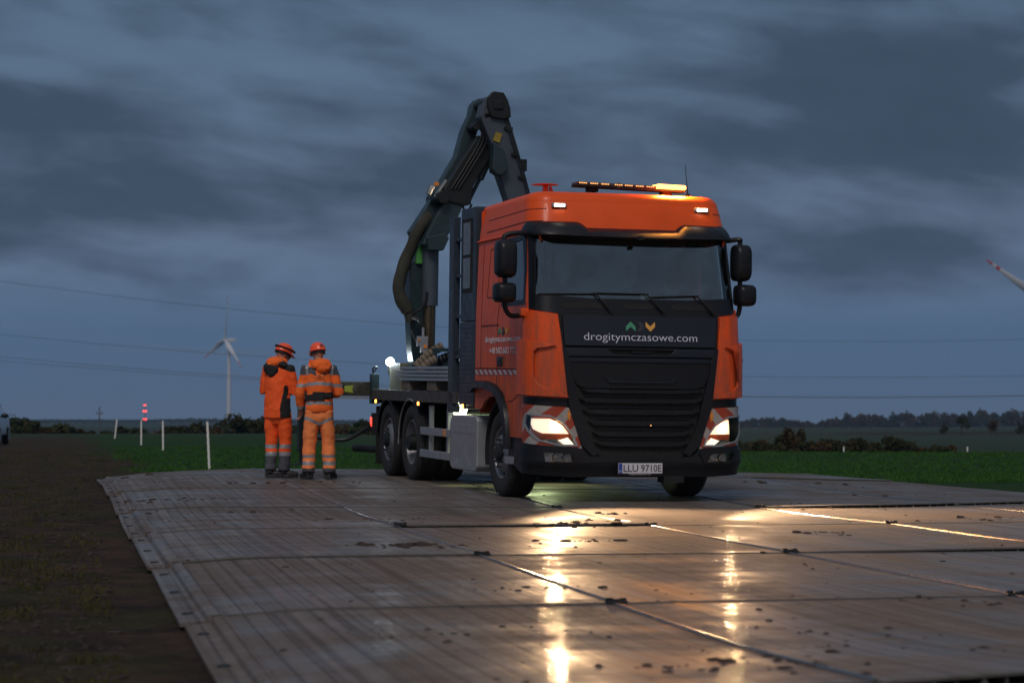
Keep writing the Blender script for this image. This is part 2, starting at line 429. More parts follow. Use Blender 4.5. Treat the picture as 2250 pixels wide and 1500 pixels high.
# ------------------------------------------------------------------ road panels
k = NT('worn_road_panel'); v = k.coords(); t = k.node('ShaderNodeSeparateXYZ'); k.link(v, t.inputs[0])
oi = k.node('ShaderNodeObjectInfo'); off = k.node('ShaderNodeVectorMath', operation='ADD')
cb = k.node('ShaderNodeCombineXYZ'); k.link(k.math('MULTIPLY', oi.outputs['Random'], 37.0), cb.inputs[0]); k.link(k.math('MULTIPLY', oi.outputs['Random'], 91.0), cb.inputs[2])
k.link(v, off.inputs[0]); k.link(cb.outputs[0], off.inputs[1]); vv = off.outputs[0]
def mp(scale):
    m = k.node('ShaderNodeMapping'); m.inputs['Scale'].default_value = scale; k.link(vv, m.inputs[0]); return m.outputs[0]
mud = k.noise(mp((.9, .45, 1)), 1.0, 7, .62, .3)
mudx = k.noise(mp((.35, 1.5, 1)), 1.6, 6, .6)
fine = k.noise(mp((1, 1, 1)), 22, 5, .6)
strk = k.noise(mp((26, .35, 1)), 1.0, 4, .6)
strk2 = k.noise(mp((7, .3, 1)), 1.0, 3, .5)
basec = k.mix(k.ramp(strk2, [(.35, 0.0), (.65, 1.0)]), (.150, .136, .126), (.205, .190, .181))
basec = k.mix(k.ramp(strk, [(.4, 0.0), (.75, .5)]), basec, (.055, .050, .048))
mudm = k.ramp(k.math('ADD', k.math('MULTIPLY', mud, .7), k.math('MULTIPLY', mudx, .4)), [(.47, 0.0), (.62, 1.0)])
mudm2 = k.math('MULTIPLY', mudm, k.ramp(fine, [(.25, .5), (.6, 1.0)]))
basec = k.mix(k.math('MULTIPLY', mudm2, .62), basec, (.105, .066, .045))
spk = k.ramp(k.noise(mp((1, .7, 1)), 13, 3, .5), [(.68, 0.0), (.74, .8)])
basec = k.mix(spk, basec, (.030, .018, .013))
k.link(basec, k.p.inputs['Base Color'])
lin = k.noise(mp((14, .05, 1)), 1.0, 6, .8)
s01 = k.math('ADD', k.math('MULTIPLY', k.math('SINE', k.math('MULTIPLY', t.outputs[0], 2 * pi / .112)), .5), .5)
ribc = k.math('MULTIPLY', k.ramp(s01, [(.0, 1.0), (.09, 0.0), (1, 0.0)]), k.ramp(strk, [(.3, .45), (.7, .95)]))
ribc = k.math('MAXIMUM', ribc, k.ramp(lin, [(.36, .7), (.50, 0.0), (1, 0.0)]))
basec = k.mix(ribc, basec, (.045, .036, .030)); k.link(basec, k.p.inputs['Base Color'])
rg = k.mix(k.ramp(strk2, [(.3, 0.0), (.7, 1.0)]), (.36,) * 3, (.50,) * 3)
rg = k.mix(k.math('MAXIMUM', mudm2, spk), rg, (.78,) * 3)
k.link(rg, k.p.inputs['Roughness'])
rib = k.math('SINE', k.math('MULTIPLY', t.outputs[0], 2 * pi / .112))
ribg = k.math('ADD', k.ramp(s01, [(.0, 0.0), (.10, .55), (.28, 1.0), (1, 1.0)]), k.math('MULTIPLY', k.noise(mp((14, .05, 1)), 1.0, 6, .8), .5))
def hm_(f, amp): return k.math('MULTIPLY', f, amp)
h = k.math('ADD', hm_(ribg, .0007), hm_(strk, .00004))
h = k.math('ADD', h, hm_(k.noise(mp((.5, 4.5, 1)), 1.0, 2, .5), .0045))
h = k.math('ADD', h, hm_(k.noise(mp((2.2, 14, 1)), 1.0, 3, .5), .0012))
h = k.math('ADD', h, hm_(fine, .00012))
h = k.math('ADD', h, hm_(k.math('MAXIMUM', mudm2, spk), .003))
bn = k.bump(h, 1.0, 1.0)
k.link(bn.outputs[0], k.p.inputs['Coat Normal'])
cw = k.mix(k.math('MAXIMUM', mudm2, spk), k.math('MULTIPLY', k.ramp(strk2, [(.35, .04), (.65, .17)]), k.ramp(k.noise(mp((18, 1.6, 1)), 1.0, 4, .6), [(.38, .15), (.56, 1.0)])), (0.0,) * 3)
k.link(cw, k.p.inputs['Coat Weight'])
k.link(k.ramp(strk, [(.35, .015), (.7, .045)]), k.p.inputs['Coat Roughness'])
k.p.inputs['Specular IOR Level'].default_value = .2
PANEL = k.m
PANEL_SIDE = mat('panel_core_plastic', (.10, .095, .085), .6, 0, .2, 9, (.05, .035, .025), .5)
RAILM = mat('worn_metal_joint_strip', (.32, .28, .25), .26, .9, .05, 6, rvar=.02)
PU, PV, U0, V0, NC, NR = 2.25, 4.0, 0.0, 7.9, 5, 7
TH = .058
lift = {(0, 2): .085, (0, 1): .075, (0, 3): .06, (0, 4): .05, (0, 0): .0, (2, 3): .045, (2, 4): .05, (2, 2): .008, (3, 1): .022, (3, 0): .006, (1, 0): .008, (1, 1): .006,
        (2, 0): .014, (2, 1): .006, (4, 3): .035, (4, 4): .03, (5, 1): .008, (4, 0): .012, (5, 0): .01, (4, 1): .01, (6, 4): .02, (6, 3): .012, (1, 3): .006}
def zpan(i, j, lu, lv):
    X, Y = uv2w(U0 + j * PU + lu, V0 + i * PV + lv)
    z = hmat(X, Y)
    l = lift.get((i, j), .004)
    if j == 2 and i == 2: l *= 1 + 3 * lu / PU
    if (i, j) == (0, 1): l = .045 + .04 * min(1, lu / .8)
    if (i, j) == (0, 0): l = .045 * lu / PU
    if (i, j) in ((2, 3), (4, 3)): l *= .35 + .65 * min(1, lu / 1.0)
    z += l * math.exp(-(lv / 1.1) ** 1.5)
    if j == 0: z -= .03 * math.exp(-((lu - .1) / .35) ** 2)
    return z
ROT = math.asin(SA)
rown = ['first', 'second', 'third', 'fourth', 'fifth', 'sixth', 'farthest']
coln = ['along the left edge', 'second from the left', 'in the middle column', 'second from the right', 'along the right edge']
for i in range(NR):
    for j in range(NC):
        o0 = uv2w(U0 + j * PU, V0 + i * PV)
        bm = B(); nx, ny = 14, 26; w_, l_ = PU - .022, PV - .022
        xs0 = .16 * (1 - i / 6.5) if j == 0 else 0.0; us = [xs0 + (w_ - xs0) * a / nx + .011 for a in range(nx + 1)]; vs_ = [l_ * (b / ny) ** 1.15 + .011 for b in range(ny + 1)]
        def sheet(z0, z1, x0, x1, y0i, y1i, mi):
            xs = [u for u in us if x0 - 1e-6 <= u <= x1 + 1e-6]; xs = sorted(set([x0] + xs + [x1])); ys = vs_
            g = [[[bm.verts.new((x, y, zpan(i, j, x, y) + zz)) for y in ys] for x in xs] for zz in (z0, z1)]
            A, C = g
            for a in range(len(xs) - 1):
                for b in range(len(ys) - 1):
                    f = bm.faces.new((C[a][b], C[a + 1][b], C[a + 1][b + 1], C[a][b + 1])); f.material_index = mi
                    f = bm.faces.new((A[a][b], A[a][b + 1], A[a + 1][b + 1], A[a + 1][b])); f.material_index = 1
            for b in range(len(ys) - 1):
                f = bm.faces.new((A[0][b], C[0][b], C[0][b + 1], A[0][b + 1])); f.material_index = 1
                f = bm.faces.new((A[-1][b], A[-1][b + 1], C[-1][b + 1], C[-1][b])); f.material_index = 1
            for a in range(len(xs) - 1):
                f = bm.faces.new((A[a][0], A[a + 1][0], C[a + 1][0], C[a][0])); f.material_index = 1
                f = bm.faces.new((A[a][-1], C[a][-1], C[a + 1][-1], A[a + 1][-1])); f.material_index = 1
        sheet(-.012, 0, .011 + xs0, w_ + .011, 0, 0, 0)
        sheet(-TH, -TH + .008, .011 + xs0, w_ + .011, 0, 0, 1)
        # webs of the hollow core, open at the ends
        nwb = 24
        for q in range(nwb):
            x = .02 + xs0 + (w_ - .02 - xs0) * q / (nwb - 1)
            ll = .07 if q % 3 else .012
            for yy0, yy1 in ((.02, .5), (l_ - .3, l_ - .01)):
                z0_ = zpan(i, j, x, yy0) ; z1_ = zpan(i, j, x, yy1)
                wd = .008 if q % 2 else .03
                pts = [(x, yy0, z0_ - TH + .006), (x + wd, yy0, z0_ - TH + .006), (x + wd * .6, yy0, z0_ - .010), (x + wd * .2, yy0, z0_ - .010)]
                pt2 = [(x, yy1, z1_ - TH + .006), (x + wd, yy1, z1_ - TH + .006), (x + wd * .6, yy1, z1_ - .010), (x + wd * .2, yy1, z1_ - .010)]
                ring_loft(bm, [pts, pt2], mi=1)
        p = obj('access_mat', bm, [PANEL, PANEL_SIDE], None, ang=40)
        p.location = (o0[0], o0[1], 0); p.rotation_euler = (0, 0, ROT)
        wet = 'muddy grey ribbed plastic access mat' if (i + j) % 2 else 'worn grey ribbed plastic access mat'
        tag(p, f'{wet}, {rown[i]} row from the camera, {coln[j]}', 'access mat', 'access mats laid in rows over the field')
        # metal strip along the left joint
        bm = B(); n = 26
        rr = []; e0 = xs0
        x0 = -.012 if j else -.17
        for b in range(n + 1):
            y = vs_[b]; z = zpan(i, j, 0.02, y)
            if j: prof = [(-.014, -.02), (-.010, .006), (-.004, .011), (.004, .011), (.011, .007), (.022, .003), (.022, -.02)]
            else: prof = [(-.15, -.055), (-.15, -.036), (-.09, -.032), (-.02, -.026), (-.012, -.002), (.02, .008), (.045, .008), (.06, .002), (.06, -.02), (-.01, -.055)]
            rr.append([(px_ + xs0, y, z + pz_) for px_, pz_ in prof])
        ring_loft(bm, rr)
        bmesh.ops.recalc_face_normals(bm, faces=bm.faces[:])
        obj('edge_rail' if j else 'edge_flange', bm, RAILM if j else PANEL, p)
        if j == 0:
            for b in range(3):
                bm = B(); y = .5 + b * 1.3 + .17 * ((i * 3 + b) % 3); z = zpan(i, j, 0, y)
                lathe(bm, [(.0, .0), (.026, .0), (.034, -.008), (.034, -.02)], (-.085 + xs0, y, z - .024), 'Z', 14)
                obj('locking_pin', bm, CRANED, p)
# clips where four panels meet
first = None
for i in range(1, 5):
    for j in range(1, NC):
        if i == 4 and j in (1, 4): continue
        uu, vvv = U0 + j * PU + .02, V0 + i * PV + .02
        X, Y = uv2w(uu, vvv); z = zpan(i, j, 0, .02 if i else .3) + .002
        if first is None:
            bm = B()
            bx(bm, -.075, .075, -.045, .045, -.01, .012); cyl(bm, (-.05, 0, .01), (-.05, 0, .03), .026, 10); cyl(bm, (.05, .005, .01), (.05, .005, .028), .024, 10)
            bx(bm, -.02, .02, -.05, .05, .008, .024)
            first = obj('panel_clip', bm, CRANED, None, bevel=.004); o = first
        else:
            o = first.copy(); COL.objects.link(o)
        o.scale = (.75, .75, .8); o.location = (X, Y, z); o.rotation_euler = (0, 0, ROT + random.uniform(-.2, .2))
        jn = ['left-hand', 'second', 'third', 'right-hand'][j - 1]
        tag(o, f'dark metal clip on the {jn} joint line, near end of the {rown[i]} mat row', 'clip', 'clips joining the access mats')
# mud clods and crumbs dropped on the panels
MUD = mat('dried_mud', (.038, .024, .017), .95, 0, .3, 20, bump=.7)
bm = B()
def clod(bm, x, y, z, r, flat=.45):
    g = bmesh.ops.create_icosphere(bm, subdivisions=2 if r > .03 else 1, radius=r)
    s_ = random.uniform(0, 99); ax = random.uniform(.7, 1.6); an = random.uniform(0, pi)
    for v_ in g['verts']:
        d_ = 1 + .55 * noise.noise(v_.co / r * 1.3 + Vector((s_, 0, 0)))
        p_ = v_.co * d_; p_ = Vector((p_.x * ax, p_.y, p_.z * flat))
        v_.co = Vector((x + p_.x * cos(an) - p_.y * sin(an), y + p_.x * sin(an) + p_.y * cos(an), z + p_.z))
def zp(u, v):
    j = min(NC - 1, max(0, int(u / PU))); i = min(NR - 1, max(0, int((v - V0) / PV)))
    return zpan(i, j, u - j * PU, v - V0 - i * PV)
def mudat(u, v, n, spread, rmax):
    for _ in range(n):
        uu, vv_ = u + random.gauss(0, spread), v + random.gauss(0, spread * .6)
        if not (0.05 < uu < 11.2 and 7.95 < vv_ < 35.8): continue
        X, Y = uv2w(uu, vv_); clod(bm, X, Y, zp(uu, vv_), rmax * random.random() ** 2 + .006)
for _ in range(420):
    u, v_ = random.uniform(.1, 11), 7.95 + 27.5 * random.random() ** 1.3
    mudat(u, v_, 1, .01, .016)
for X, Y, n, s_, r_ in ((-.85, 17.2, 30, .16, .05), (-.55, 17.0, 20, .25, .03), (.6, 17.9, 22, .14, .028), (.55, 20.3, 26, .26, .032), (.95, 21.2, 14, .25, .03), (1.0, 23.2, 12, .15, .05),
                       (4.2, 21.4, 16, .35, .03), (5.0, 22.0, 24, .3, .05), (2.6, 19.2, 14, .25, .035), (.9, 8.9, 26, .3, .03), (1.25, 9.6, 20, .3, .028), (1.6, 10.5, 12, .3, .022),
                       (-3.9, 25.0, 30, .35, .035), (-2.9, 23, 14, .4, .03), (-2.0, 29.5, 16, .4, .03), (-3.4, 29.0, 20, .35, .04), (3.2, 25.0, 14, .4, .035), (4.6, 28, 12, .5, .04),
                       (-.2, 10.6, 14, .3, .018), (2.4, 12.1, 14, .3, .02), (-1.3, 21.5, 18, .3, .03), (6.2, 25, 12, .4, .04), (.1, 13.1, 10, .2, .025), (3.6, 31, 14, .5, .05), (-5.2, 33, 14, .4, .05)):
    u, v_ = w2uv(X, Y); mudat(u, v_, n, s_, r_)
tag(obj('mud', bm, MUD), 'dark mud clods and crumbs scattered over the access mats', kind='stuff')

# ------------------------------------------------------------------ the crane truck (local frame: x across, y towards its tail, z up)
truck = empty('crane_truck', (TX, TY, 0))
truck.rotation_mode = 'QUATERNION'
Mt = Matrix(((.95624282, -.29231916, .01221391), (.29248316, .9561533, -.01498226), (-.00729877, .01789904, .99981316)))
truck.rotation_quaternion = Mt.to_quaternion()
tag(truck, 'orange cab-over truck with grey folding crane, parked on the access mats with headlights lit', 'truck')
FLAT, CEND, RC = .985, 1.295, .26
def lerp_tab(tab, z):
    if z <= tab[0][0]: return tab[0][1]
    for (a, b), (c, d_) in zip(tab, tab[1:]):
        if z <= c: return b + (d_ - b) * (z - a) / (c - a)
    return tab[-1][1]
HW = [(0, 1.235), (2.1, 1.235), (2.95, 1.205), (3.1, 1.19), (3.4, 1.15)]
FY = [(.3, .05), (.45, 0), (1.1, .01), (1.7, .02), (2.1, .07), (2.3, .11), (2.95, .26), (3.1, .30), (3.3, .37), (3.46, .46)]
YR = 2.40; SL = 1.9
def wrap(a, z, off=0.0):
    w = lerp_tab(HW, z); yf = lerp_tab(FY, z); s = -1 if a < 0 else 1; aa = abs(a)
    fl = w - RC; bow = .045
    if aa <= FLAT:
        x = fl * aa / FLAT; y = yf + bow * (aa / FLAT) ** 2 - off
    elif aa <= CEND:
        ph = (aa - FLAT) / (CEND - FLAT) * pi / 2
        x = fl + (RC + off) * sin(ph); y = yf + bow + RC - (RC + off) * cos(ph)
    else:
        ys = yf + bow + RC
        x = w + off; y = ys + (aa - CEND) * (YR - ys) / SL
    return Vector((s * x, y, z))
def sa(y, z):        # side position y -> wrap coordinate (unsigned)
    ys = lerp_tab(FY, z) + .045 + RC
    return CEND + (y - ys) * SL / (YR - ys)
def wpanel(poly, off, thick, holes=(), bm=None, mi=0, da=.05, zs=(.45, 1.1, 1.7, 2.1, 2.3, 2.5, 2.7, 2.95, 3.1, 3.3), mirror=False, zstep=None):
    bm = bm or B()
    t = B()
    vs = [t.verts.new((a, z, 0)) for a, z in poly]
    f = t.faces.new(vs); bmesh.ops.triangulate(t, faces=[f])
    def cut(co, no):
        bmesh.ops.bisect_plane(t, geom=t.verts[:] + t.edges[:] + t.faces[:], dist=1e-5, plane_co=co, plane_no=no)
    for h in holes:
        for p, q in zip(h, h[1:] + h[:1]):
            dd = Vector((q[0] - p[0], q[1] - p[1], 0))
            if dd.length > 1e-6: cut((p[0], p[1], 0), (-dd.y, dd.x, 0))
    A = [v.co.x for v in t.verts]; Zs = [v.co.y for v in t.verts]
    lines = [CEND, -CEND, FLAT, -FLAT] + [FLAT + (CEND - FLAT) * q / 7 for q in range(1, 7)] + [-(FLAT + (CEND - FLAT) * q / 7) for q in range(1, 7)] + [x * .2 for x in range(-4, 5)]
    for a in lines:
        if min(A) < a < max(A): cut((a, 0, 0), (1, 0, 0))
    for z in zs:
        if min(Zs) < z < max(Zs): cut((0, z, 0), (0, 1, 0))
    if holes:
        def inside(c, h):
            r = False; n = len(h)
            for i_ in range(n):
                x1, y1 = h[i_]; x2, y2 = h[(i_ + 1) % n]
                if (y1 > c[1]) != (y2 > c[1]) and c[0] < (x2 - x1) * (c[1] - y1) / (y2 - y1) + x1: r = not r
            return r
        dl = [f for f in t.faces if any(inside(f.calc_center_median(), h) for h in holes)]
        bmesh.ops.delete(t, geom=dl, context='FACES')
    bmesh.ops.remove_doubles(t, verts=t.verts[:], dist=1e-4)
    uvl = bm.loops.layers.uv.verify()
    out = {}; inn = {}
    for v in t.verts:
        if not v.link_faces: continue
        p0, p1 = wrap(v.co.x, v.co.y, off), wrap(v.co.x, v.co.y, off - thick)
        out[v] = bm.verts.new(p0); inn[v] = bm.verts.new(p1)
    def face(vv, uv):
        try: f = bm.faces.new(vv)
        except ValueError: return
        f.material_index = mi
        for l, c in zip(f.loops, uv): l[uvl].uv = c
    flip = None
    for f in t.faces:
        vv = [v for v in f.verts]; uv = [(v.co.x, v.co.y) for v in vv]
        if f.normal.z < 0: vv = vv[::-1]; uv = uv[::-1]
        face([out[v] for v in vv], uv); face([inn[v] for v in vv[::-1]], uv[::-1])
    for e in t.edges:
        if len(e.link_faces) == 1:
            v1, v2 = e.verts
            f = e.link_faces[0]
            # keep the winding of the neighbour
            vl = [v for v in f.verts]
            if f.normal.z < 0: vl = vl[::-1]
            k_ = vl.index(v1)
            if vl[(k_ + 1) % len(vl)] is not v2: v1, v2 = v2, v1
            face([out[v2], out[v1], inn[v1], inn[v2]], [(v.co.x, v.co.y) for v in (v2, v1, v1, v2)])
    t.free(); return bm
def mir(p): return [(-a, z) for a, z in p][::-1]
def part(name, bm, m, parent=truck, **k): return obj(name, bm, m, parent, **k)
def dual(name, poly, off, th, m, parent=truck, **k):
    r = []
    for p in (poly, mir(poly)):
        r.append(part(name, wpanel(p, off, th, **k), m, parent))
    return r
def lz(a): return a
ZT = 3.36
A_R = CEND + SL
# windscreen, door windows and wheel arches are openings in the shell
ws = [(-1.19, 2.28), (-.6, 2.25), (.6, 2.25), (1.19, 2.28), (1.17, 2.95), (-1.17, 2.95)]
dwn = [(sa(.52, 2.3), 2.25), (sa(1.30, 2.3), 2.25), (sa(1.30, 2.9), 2.90), (sa(.62, 2.9), 2.93), (sa(.50, 2.5), 2.6)]
arch = [(sa(y, z), z) for y, z in [(2.46, 1.0), (2.13, 1.0), (1.97, 1.10), (1.76, 1.15), (1.55, 1.15), (1.29, 1.04), (1.14, .9), (1.06, .75), (1.04, .5), (2.6, .5)]]
arch = [(a if y_ else a, z) for (a, z), y_ in zip(arch, [1] * 10)]
arch[0] = (A_R + .1, 1.0); arch[-1] = (A_R + .1, .5); arch = arch[:-2] + [(sa(1.04, .5), .5), (A_R + .1, .5)]
shell_poly = [(-A_R, .70), (A_R, .70), (A_R, ZT), (-A_R, ZT)]
bm = wpanel(shell_poly, 0, .035, [ws, dwn, mir(dwn), arch, mir(arch)])
body = part('cab_body', bm, ORANGE, ang=30)
# roof: the outline closes inwards in a rounded shoulder
bm = B(); rings = []
As = [-A_R + (A_R - CEND) * q / 6 for q in range(6)] + [-CEND + (CEND - FLAT) * q / 8 for q in range(8)] + [-FLAT + 2 * FLAT * q / 14 for q in range(14)] + [FLAT + (CEND - FLAT) * q / 8 for q in range(8)] + [CEND + (A_R - CEND) * q / 6 for q in range(7)]
Rr = .13
for q in range(9):
    ph = q / 8 * pi / 2; ins = Rr * (1 - cos(ph)); hh = Rr * sin(ph)
    r = []
    for a in As:
        p = wrap(a, ZT, -ins); hz = hh * (1 - .15 * (p.y / 2.4)); bk = .02 * sin(ph)
        if abs(a) >= A_R - 1e-3: p.y -= 0
        r.append(Vector((p.x, p.y + bk, ZT + hz - .03 * (p.y / 2.4) * (hh / Rr))))
    rings.append(r)
last = rings[-1]
for f_ in (.8, .5, .15):
    rings.append([Vector((p.x * f_, p.y if True else 0, p.z + .035 * (1 - f_ ** 2))) for p in last])
for r in rings[-3:]:
    fy = {0: .8, 1: .5, 2: .15}[rings[-3:].index(r)]
    for i_, p in enumerate(r): p.y = 1.4 + (last[i_].y - 1.4) * (fy if last[i_].y < 2.3 else 1)
ring_loft(bm, rings, cap=False, close=True)
bm.faces.new([v for v in bm.verts[-len(As):]])
part('roof', bm, ORANGE, ang=40)
bm = B(); bx(bm, -1.18, 1.18, 2.36, 2.40, .95, 3.36); part('rear_wall', bm, ORANGE_D)
# body seams and raised trim
SEAM = mat('seam_gap', (.10, .012, .004), .7)
def sseam0(pts, wdt, off, bm, sgn):
    for (y1, z1), (y2, z2) in zip(pts, pts[1:]):
        dd = Vector((y2 - y1, z2 - z1)); nn = Vector((-dd.y, dd.x)).normalized() * wdt / 2
        q = [(sgn * sa(y, z), z) for y, z in ((y1 - nn.x, z1 - nn.y), (y2 - nn.x, z2 - nn.y), (y2 + nn.x, z2 + nn.y), (y1 + nn.x, z1 + nn.y))]
        wpanel(q, off, .006, bm=bm)
for s_ in (-1, 1):
    bm = B(); sseam = (lambda pts, wdt=.012, off=.003, sgn=-1, bm=bm: sseam0(pts, wdt, off, bm, sgn))
    sseam([(1.50, 1.25), (1.50, 2.0), (1.42, 2.28), (1.42, 2.9)], sgn=s_); sseam([(.40, 1.22), (.40, 2.22)], sgn=s_)
    sseam([(.42, 1.47), (2.38, 1.48)], .014, sgn=s_); sseam([(1.42, 1.98), (2.17, 1.98)], .016, sgn=s_); sseam([(2.17, 1.48), (2.17, 2.95)], .01, sgn=s_)
    sseam([(1.54, 2.90), (1.88, 2.87), (1.95, 2.31), (1.48, 2.31), (1.54, 2.90)], .012, sgn=s_)
    sseam([(.42, 3.13), (2.12, 3.09)], .012, sgn=s_); sseam([(.45, 3.27), (2.1, 3.23)], .008, sgn=s_)
    sseam([(.42, 1.18), (.66, 1.18), (.86, 1.11), (1.03, 1.10)], .012, sgn=s_); sseam([(1.5, 1.16), (1.5, 1.25)], sgn=s_)
    part('body_seam', bm, SEAM)
for s_ in (-1, 1):
    bm = B(); tube(bm, smoothpath([wrap(s_ * sa(y, z), z, .012) for y, z in ((2.42, 2.99), (1.6, 3.0), (.8, 3.005), (.42, 3.0), (.36, 2.9))], 3), .014, 8); part('drip_rail', bm, ORANGE_D)
# windscreen surround and glass
bm = wpanel([(-1.24, 2.14), (-1.10, 2.115), (-.93, 2.085), (.93, 2.085), (1.10, 2.115), (1.24, 2.14), (1.225, 3.0), (-1.225, 3.0)], .008, .03,
            [[(-1.165, 2.30), (-.6, 2.265), (.6, 2.265), (1.165, 2.30), (1.15, 2.95), (-1.15, 2.95)]])
frame = part('windscreen_surround', bm, BLACKP)
bm = wpanel([(-1.18, 2.28), (-.6, 2.25), (.6, 2.25), (1.18, 2.28), (1.165, 2.96), (-1.165, 2.96)], -.004, .006); part('windscreen', bm, GLASS)
for a0, a1 in ((-.93, -.43), (-.20, .18), (.38, .86)):
    bm = wpanel([(a0, 2.165), (a0 + .05, 2.15), (a1 - .05, 2.15), (a1, 2.165), (a1, 2.195), (a1 - .04, 2.215), (a0 + .04, 2.215), (a0, 2.195)], .014, .008); part('cowl_vent', bm, MATTE, frame)
for s_ in (-1, 1):
    d_ = dwn if s_ > 0 else mir(dwn)
    bm = wpanel(d_, -.012, .006); part('door_window', bm, GLASS)
    big = [(sa(.44, 2.2), 2.19), (sa(1.36, 2.2), 2.19), (sa(1.36, 2.96), 2.96), (sa(.52, 2.96), 2.98), (sa(.42, 2.5), 2.6)]
    bm = wpanel(big if s_ > 0 else mir(big), .004, .02, [d_]); part('door_window_seal', bm, BLACKP)
# sun visor
bm = B()
top = [(-1.24, 3.12), (-.72, 3.12), (-.66, 3.10), (-.60, 3.055), (.52, 3.055), (.58, 3.10), (.64, 3.125), (1.24, 3.12)]
def vtop(a):
    for (p, z1), (q, z2) in zip(top, top[1:]):
        if p <= a <= q: return z1 + (z2 - z1) * (a - p) / (q - p)
    return 3.12
av = sorted(set([t_[0] for t_ in top] + [x * .1 for x in range(-13, 14)] + [-1.34, 1.34, -1.26, 1.26, -1.15, 1.15]))
rg_ = []
for a in av:
    zt = vtop(a) if abs(a) <= 1.24 else 3.12 - (abs(a) - 1.24) * .4
    dn = 2.945 + .02 * (abs(a) / 1.2) ** 2 - (0 if abs(a) < 1.2 else (abs(a) - 1.2) * .15)
    kk = 1 - .72 * sstep(.95, 1.28, abs(a))
    rg_.append([wrap(a, zt, .0), wrap(a, zt + .004, .03 * kk), wrap(a, zt - .03, .09 * kk), wrap(a, (zt + dn) / 2, .14 * kk), wrap(a, dn + .01, .165 * kk), wrap(a, dn, .155 * kk), wrap(a, dn + .012, .08 * kk), wrap(a, dn + .03, .0)])
ring_loft(bm, rg_); bmesh.ops.recalc_face_normals(bm, faces=bm.faces[:])
vis = part('sun_visor', bm, BLACKP, ang=50)
for x_ in (-.94, .93):
    bm = B(); p = wrap(x_, 3.31, .02); box(bm, p, (.17, .05, .05)); m_ = part('roof_marker_lamp', bm, SILVER, bevel=.01)
    bm = B(); box(bm, p + Vector((0, -.028, 0)), (.12, .01, .034)); part('lamp_lens', bm, LAMP_W, m_, bevel=.004)
bm = B(); bx(bm, -.03, .03, .05, .1, 2.93, 2.97); part('visor_camera', bm, MATTE, vis)
# grille, panel with the lettering
bm = wpanel([(-.965, 2.085), (-.87, 1.06), (-.70, .60), (-.55, .50), (.55, .50), (.70, .60), (.87, 1.06), (.965, 2.085)][::-1], .012, .02)
gr = part('grille', bm, MATTE)
bm = wpanel([(-.925, 2.075), (-.905, 1.735), (.905, 1.735), (.925, 2.075)][::-1], .05, .05); hood = part('front_hood_panel', bm, HOODP, bevel=.008)
bm = wpanel([(-.90, 1.715), (-.885, 1.62), (.885, 1.62), (.90, 1.715)][::-1], .045, .04, [[(-.40, 1.70), (-.34, 1.645), (.34, 1.645), (.40, 1.70)]]); part('hood_lip', bm, HOODP, gr, bevel=.006)
bm = wpanel([(-.13, 1.66), (.13, 1.66), (.12, 1.69), (-.12, 1.69)], .03, .02); part('grille_badge_bar', bm, BLACKP, gr)
# side cheeks of the grille
for s_ in (1, -1):
    pl = [(.90, 1.71), (.935, 1.72), (.86, 1.08), (.71, .64), (.58, .515), (.50, .55), (.60, .68), (.70, .95), (.745, 1.15), (.78, 1.28), (.83, 1.45), (.85, 1.60)]
    bm = wpanel(pl if s_ > 0 else mir(pl), .055, .055); part('grille_cheek', bm, BLACKP, gr, bevel=.006)
bm = wpanel([(-.86, 1.60), (-.83, 1.40), (-.76, 1.30), (-.66, 1.262), (.66, 1.262), (.76, 1.30), (.83, 1.40), (.86, 1.60)][::-1], .035, .03); part('grille_main_plate', bm, BLACKP, gr, bevel=.008)
bm = wpanel([(-.86, 1.605), (-.85, 1.56), (.85, 1.56), (.86, 1.605)][::-1], .05, .03); part('grille_bar', bm, HOODP, gr, bevel=.006)
bm = wpanel([(-.44, 1.385), (-.39, 1.325), (.37, 1.325), (.42, 1.385), (.38, 1.385), (.33, 1.352), (-.35, 1.352), (-.40, 1.385)][::-1], .055, .03); part('grille_step', bm, HOODP, gr, bevel=.005)
bars = [(1.245, .66), (1.135, .67), (1.01, .63), (.885, .57), (.765, .52), (.655, .49)]
for q, (zb, hw) in enumerate(bars):
    e = .07
    pl = [(-hw - e, zb + .018), (-hw, zb - .022), (-hw * .6, zb - .032), (hw * .6, zb - .032), (hw, zb - .022), (hw + e, zb + .018), (hw * .6, zb + .008), (-hw * .6, zb + .008)]
    bm = wpanel(pl, .06, .05); part('grille_bar', bm, BLACKP, gr, bevel=.006)
    pl = [(-hw, zb + .055), (hw, zb + .055), (hw, zb + .046), (-hw, zb + .046)][::-1]
    bm = wpanel(pl, .03, .01); part('grille_mesh_strip', bm, HOODP, gr)
bm = B(); p = wrap(.10, .86, .06); box(bm, p, (.010, .01, .014)); part('grille_sensor_lamp', bm, LED_A, gr)
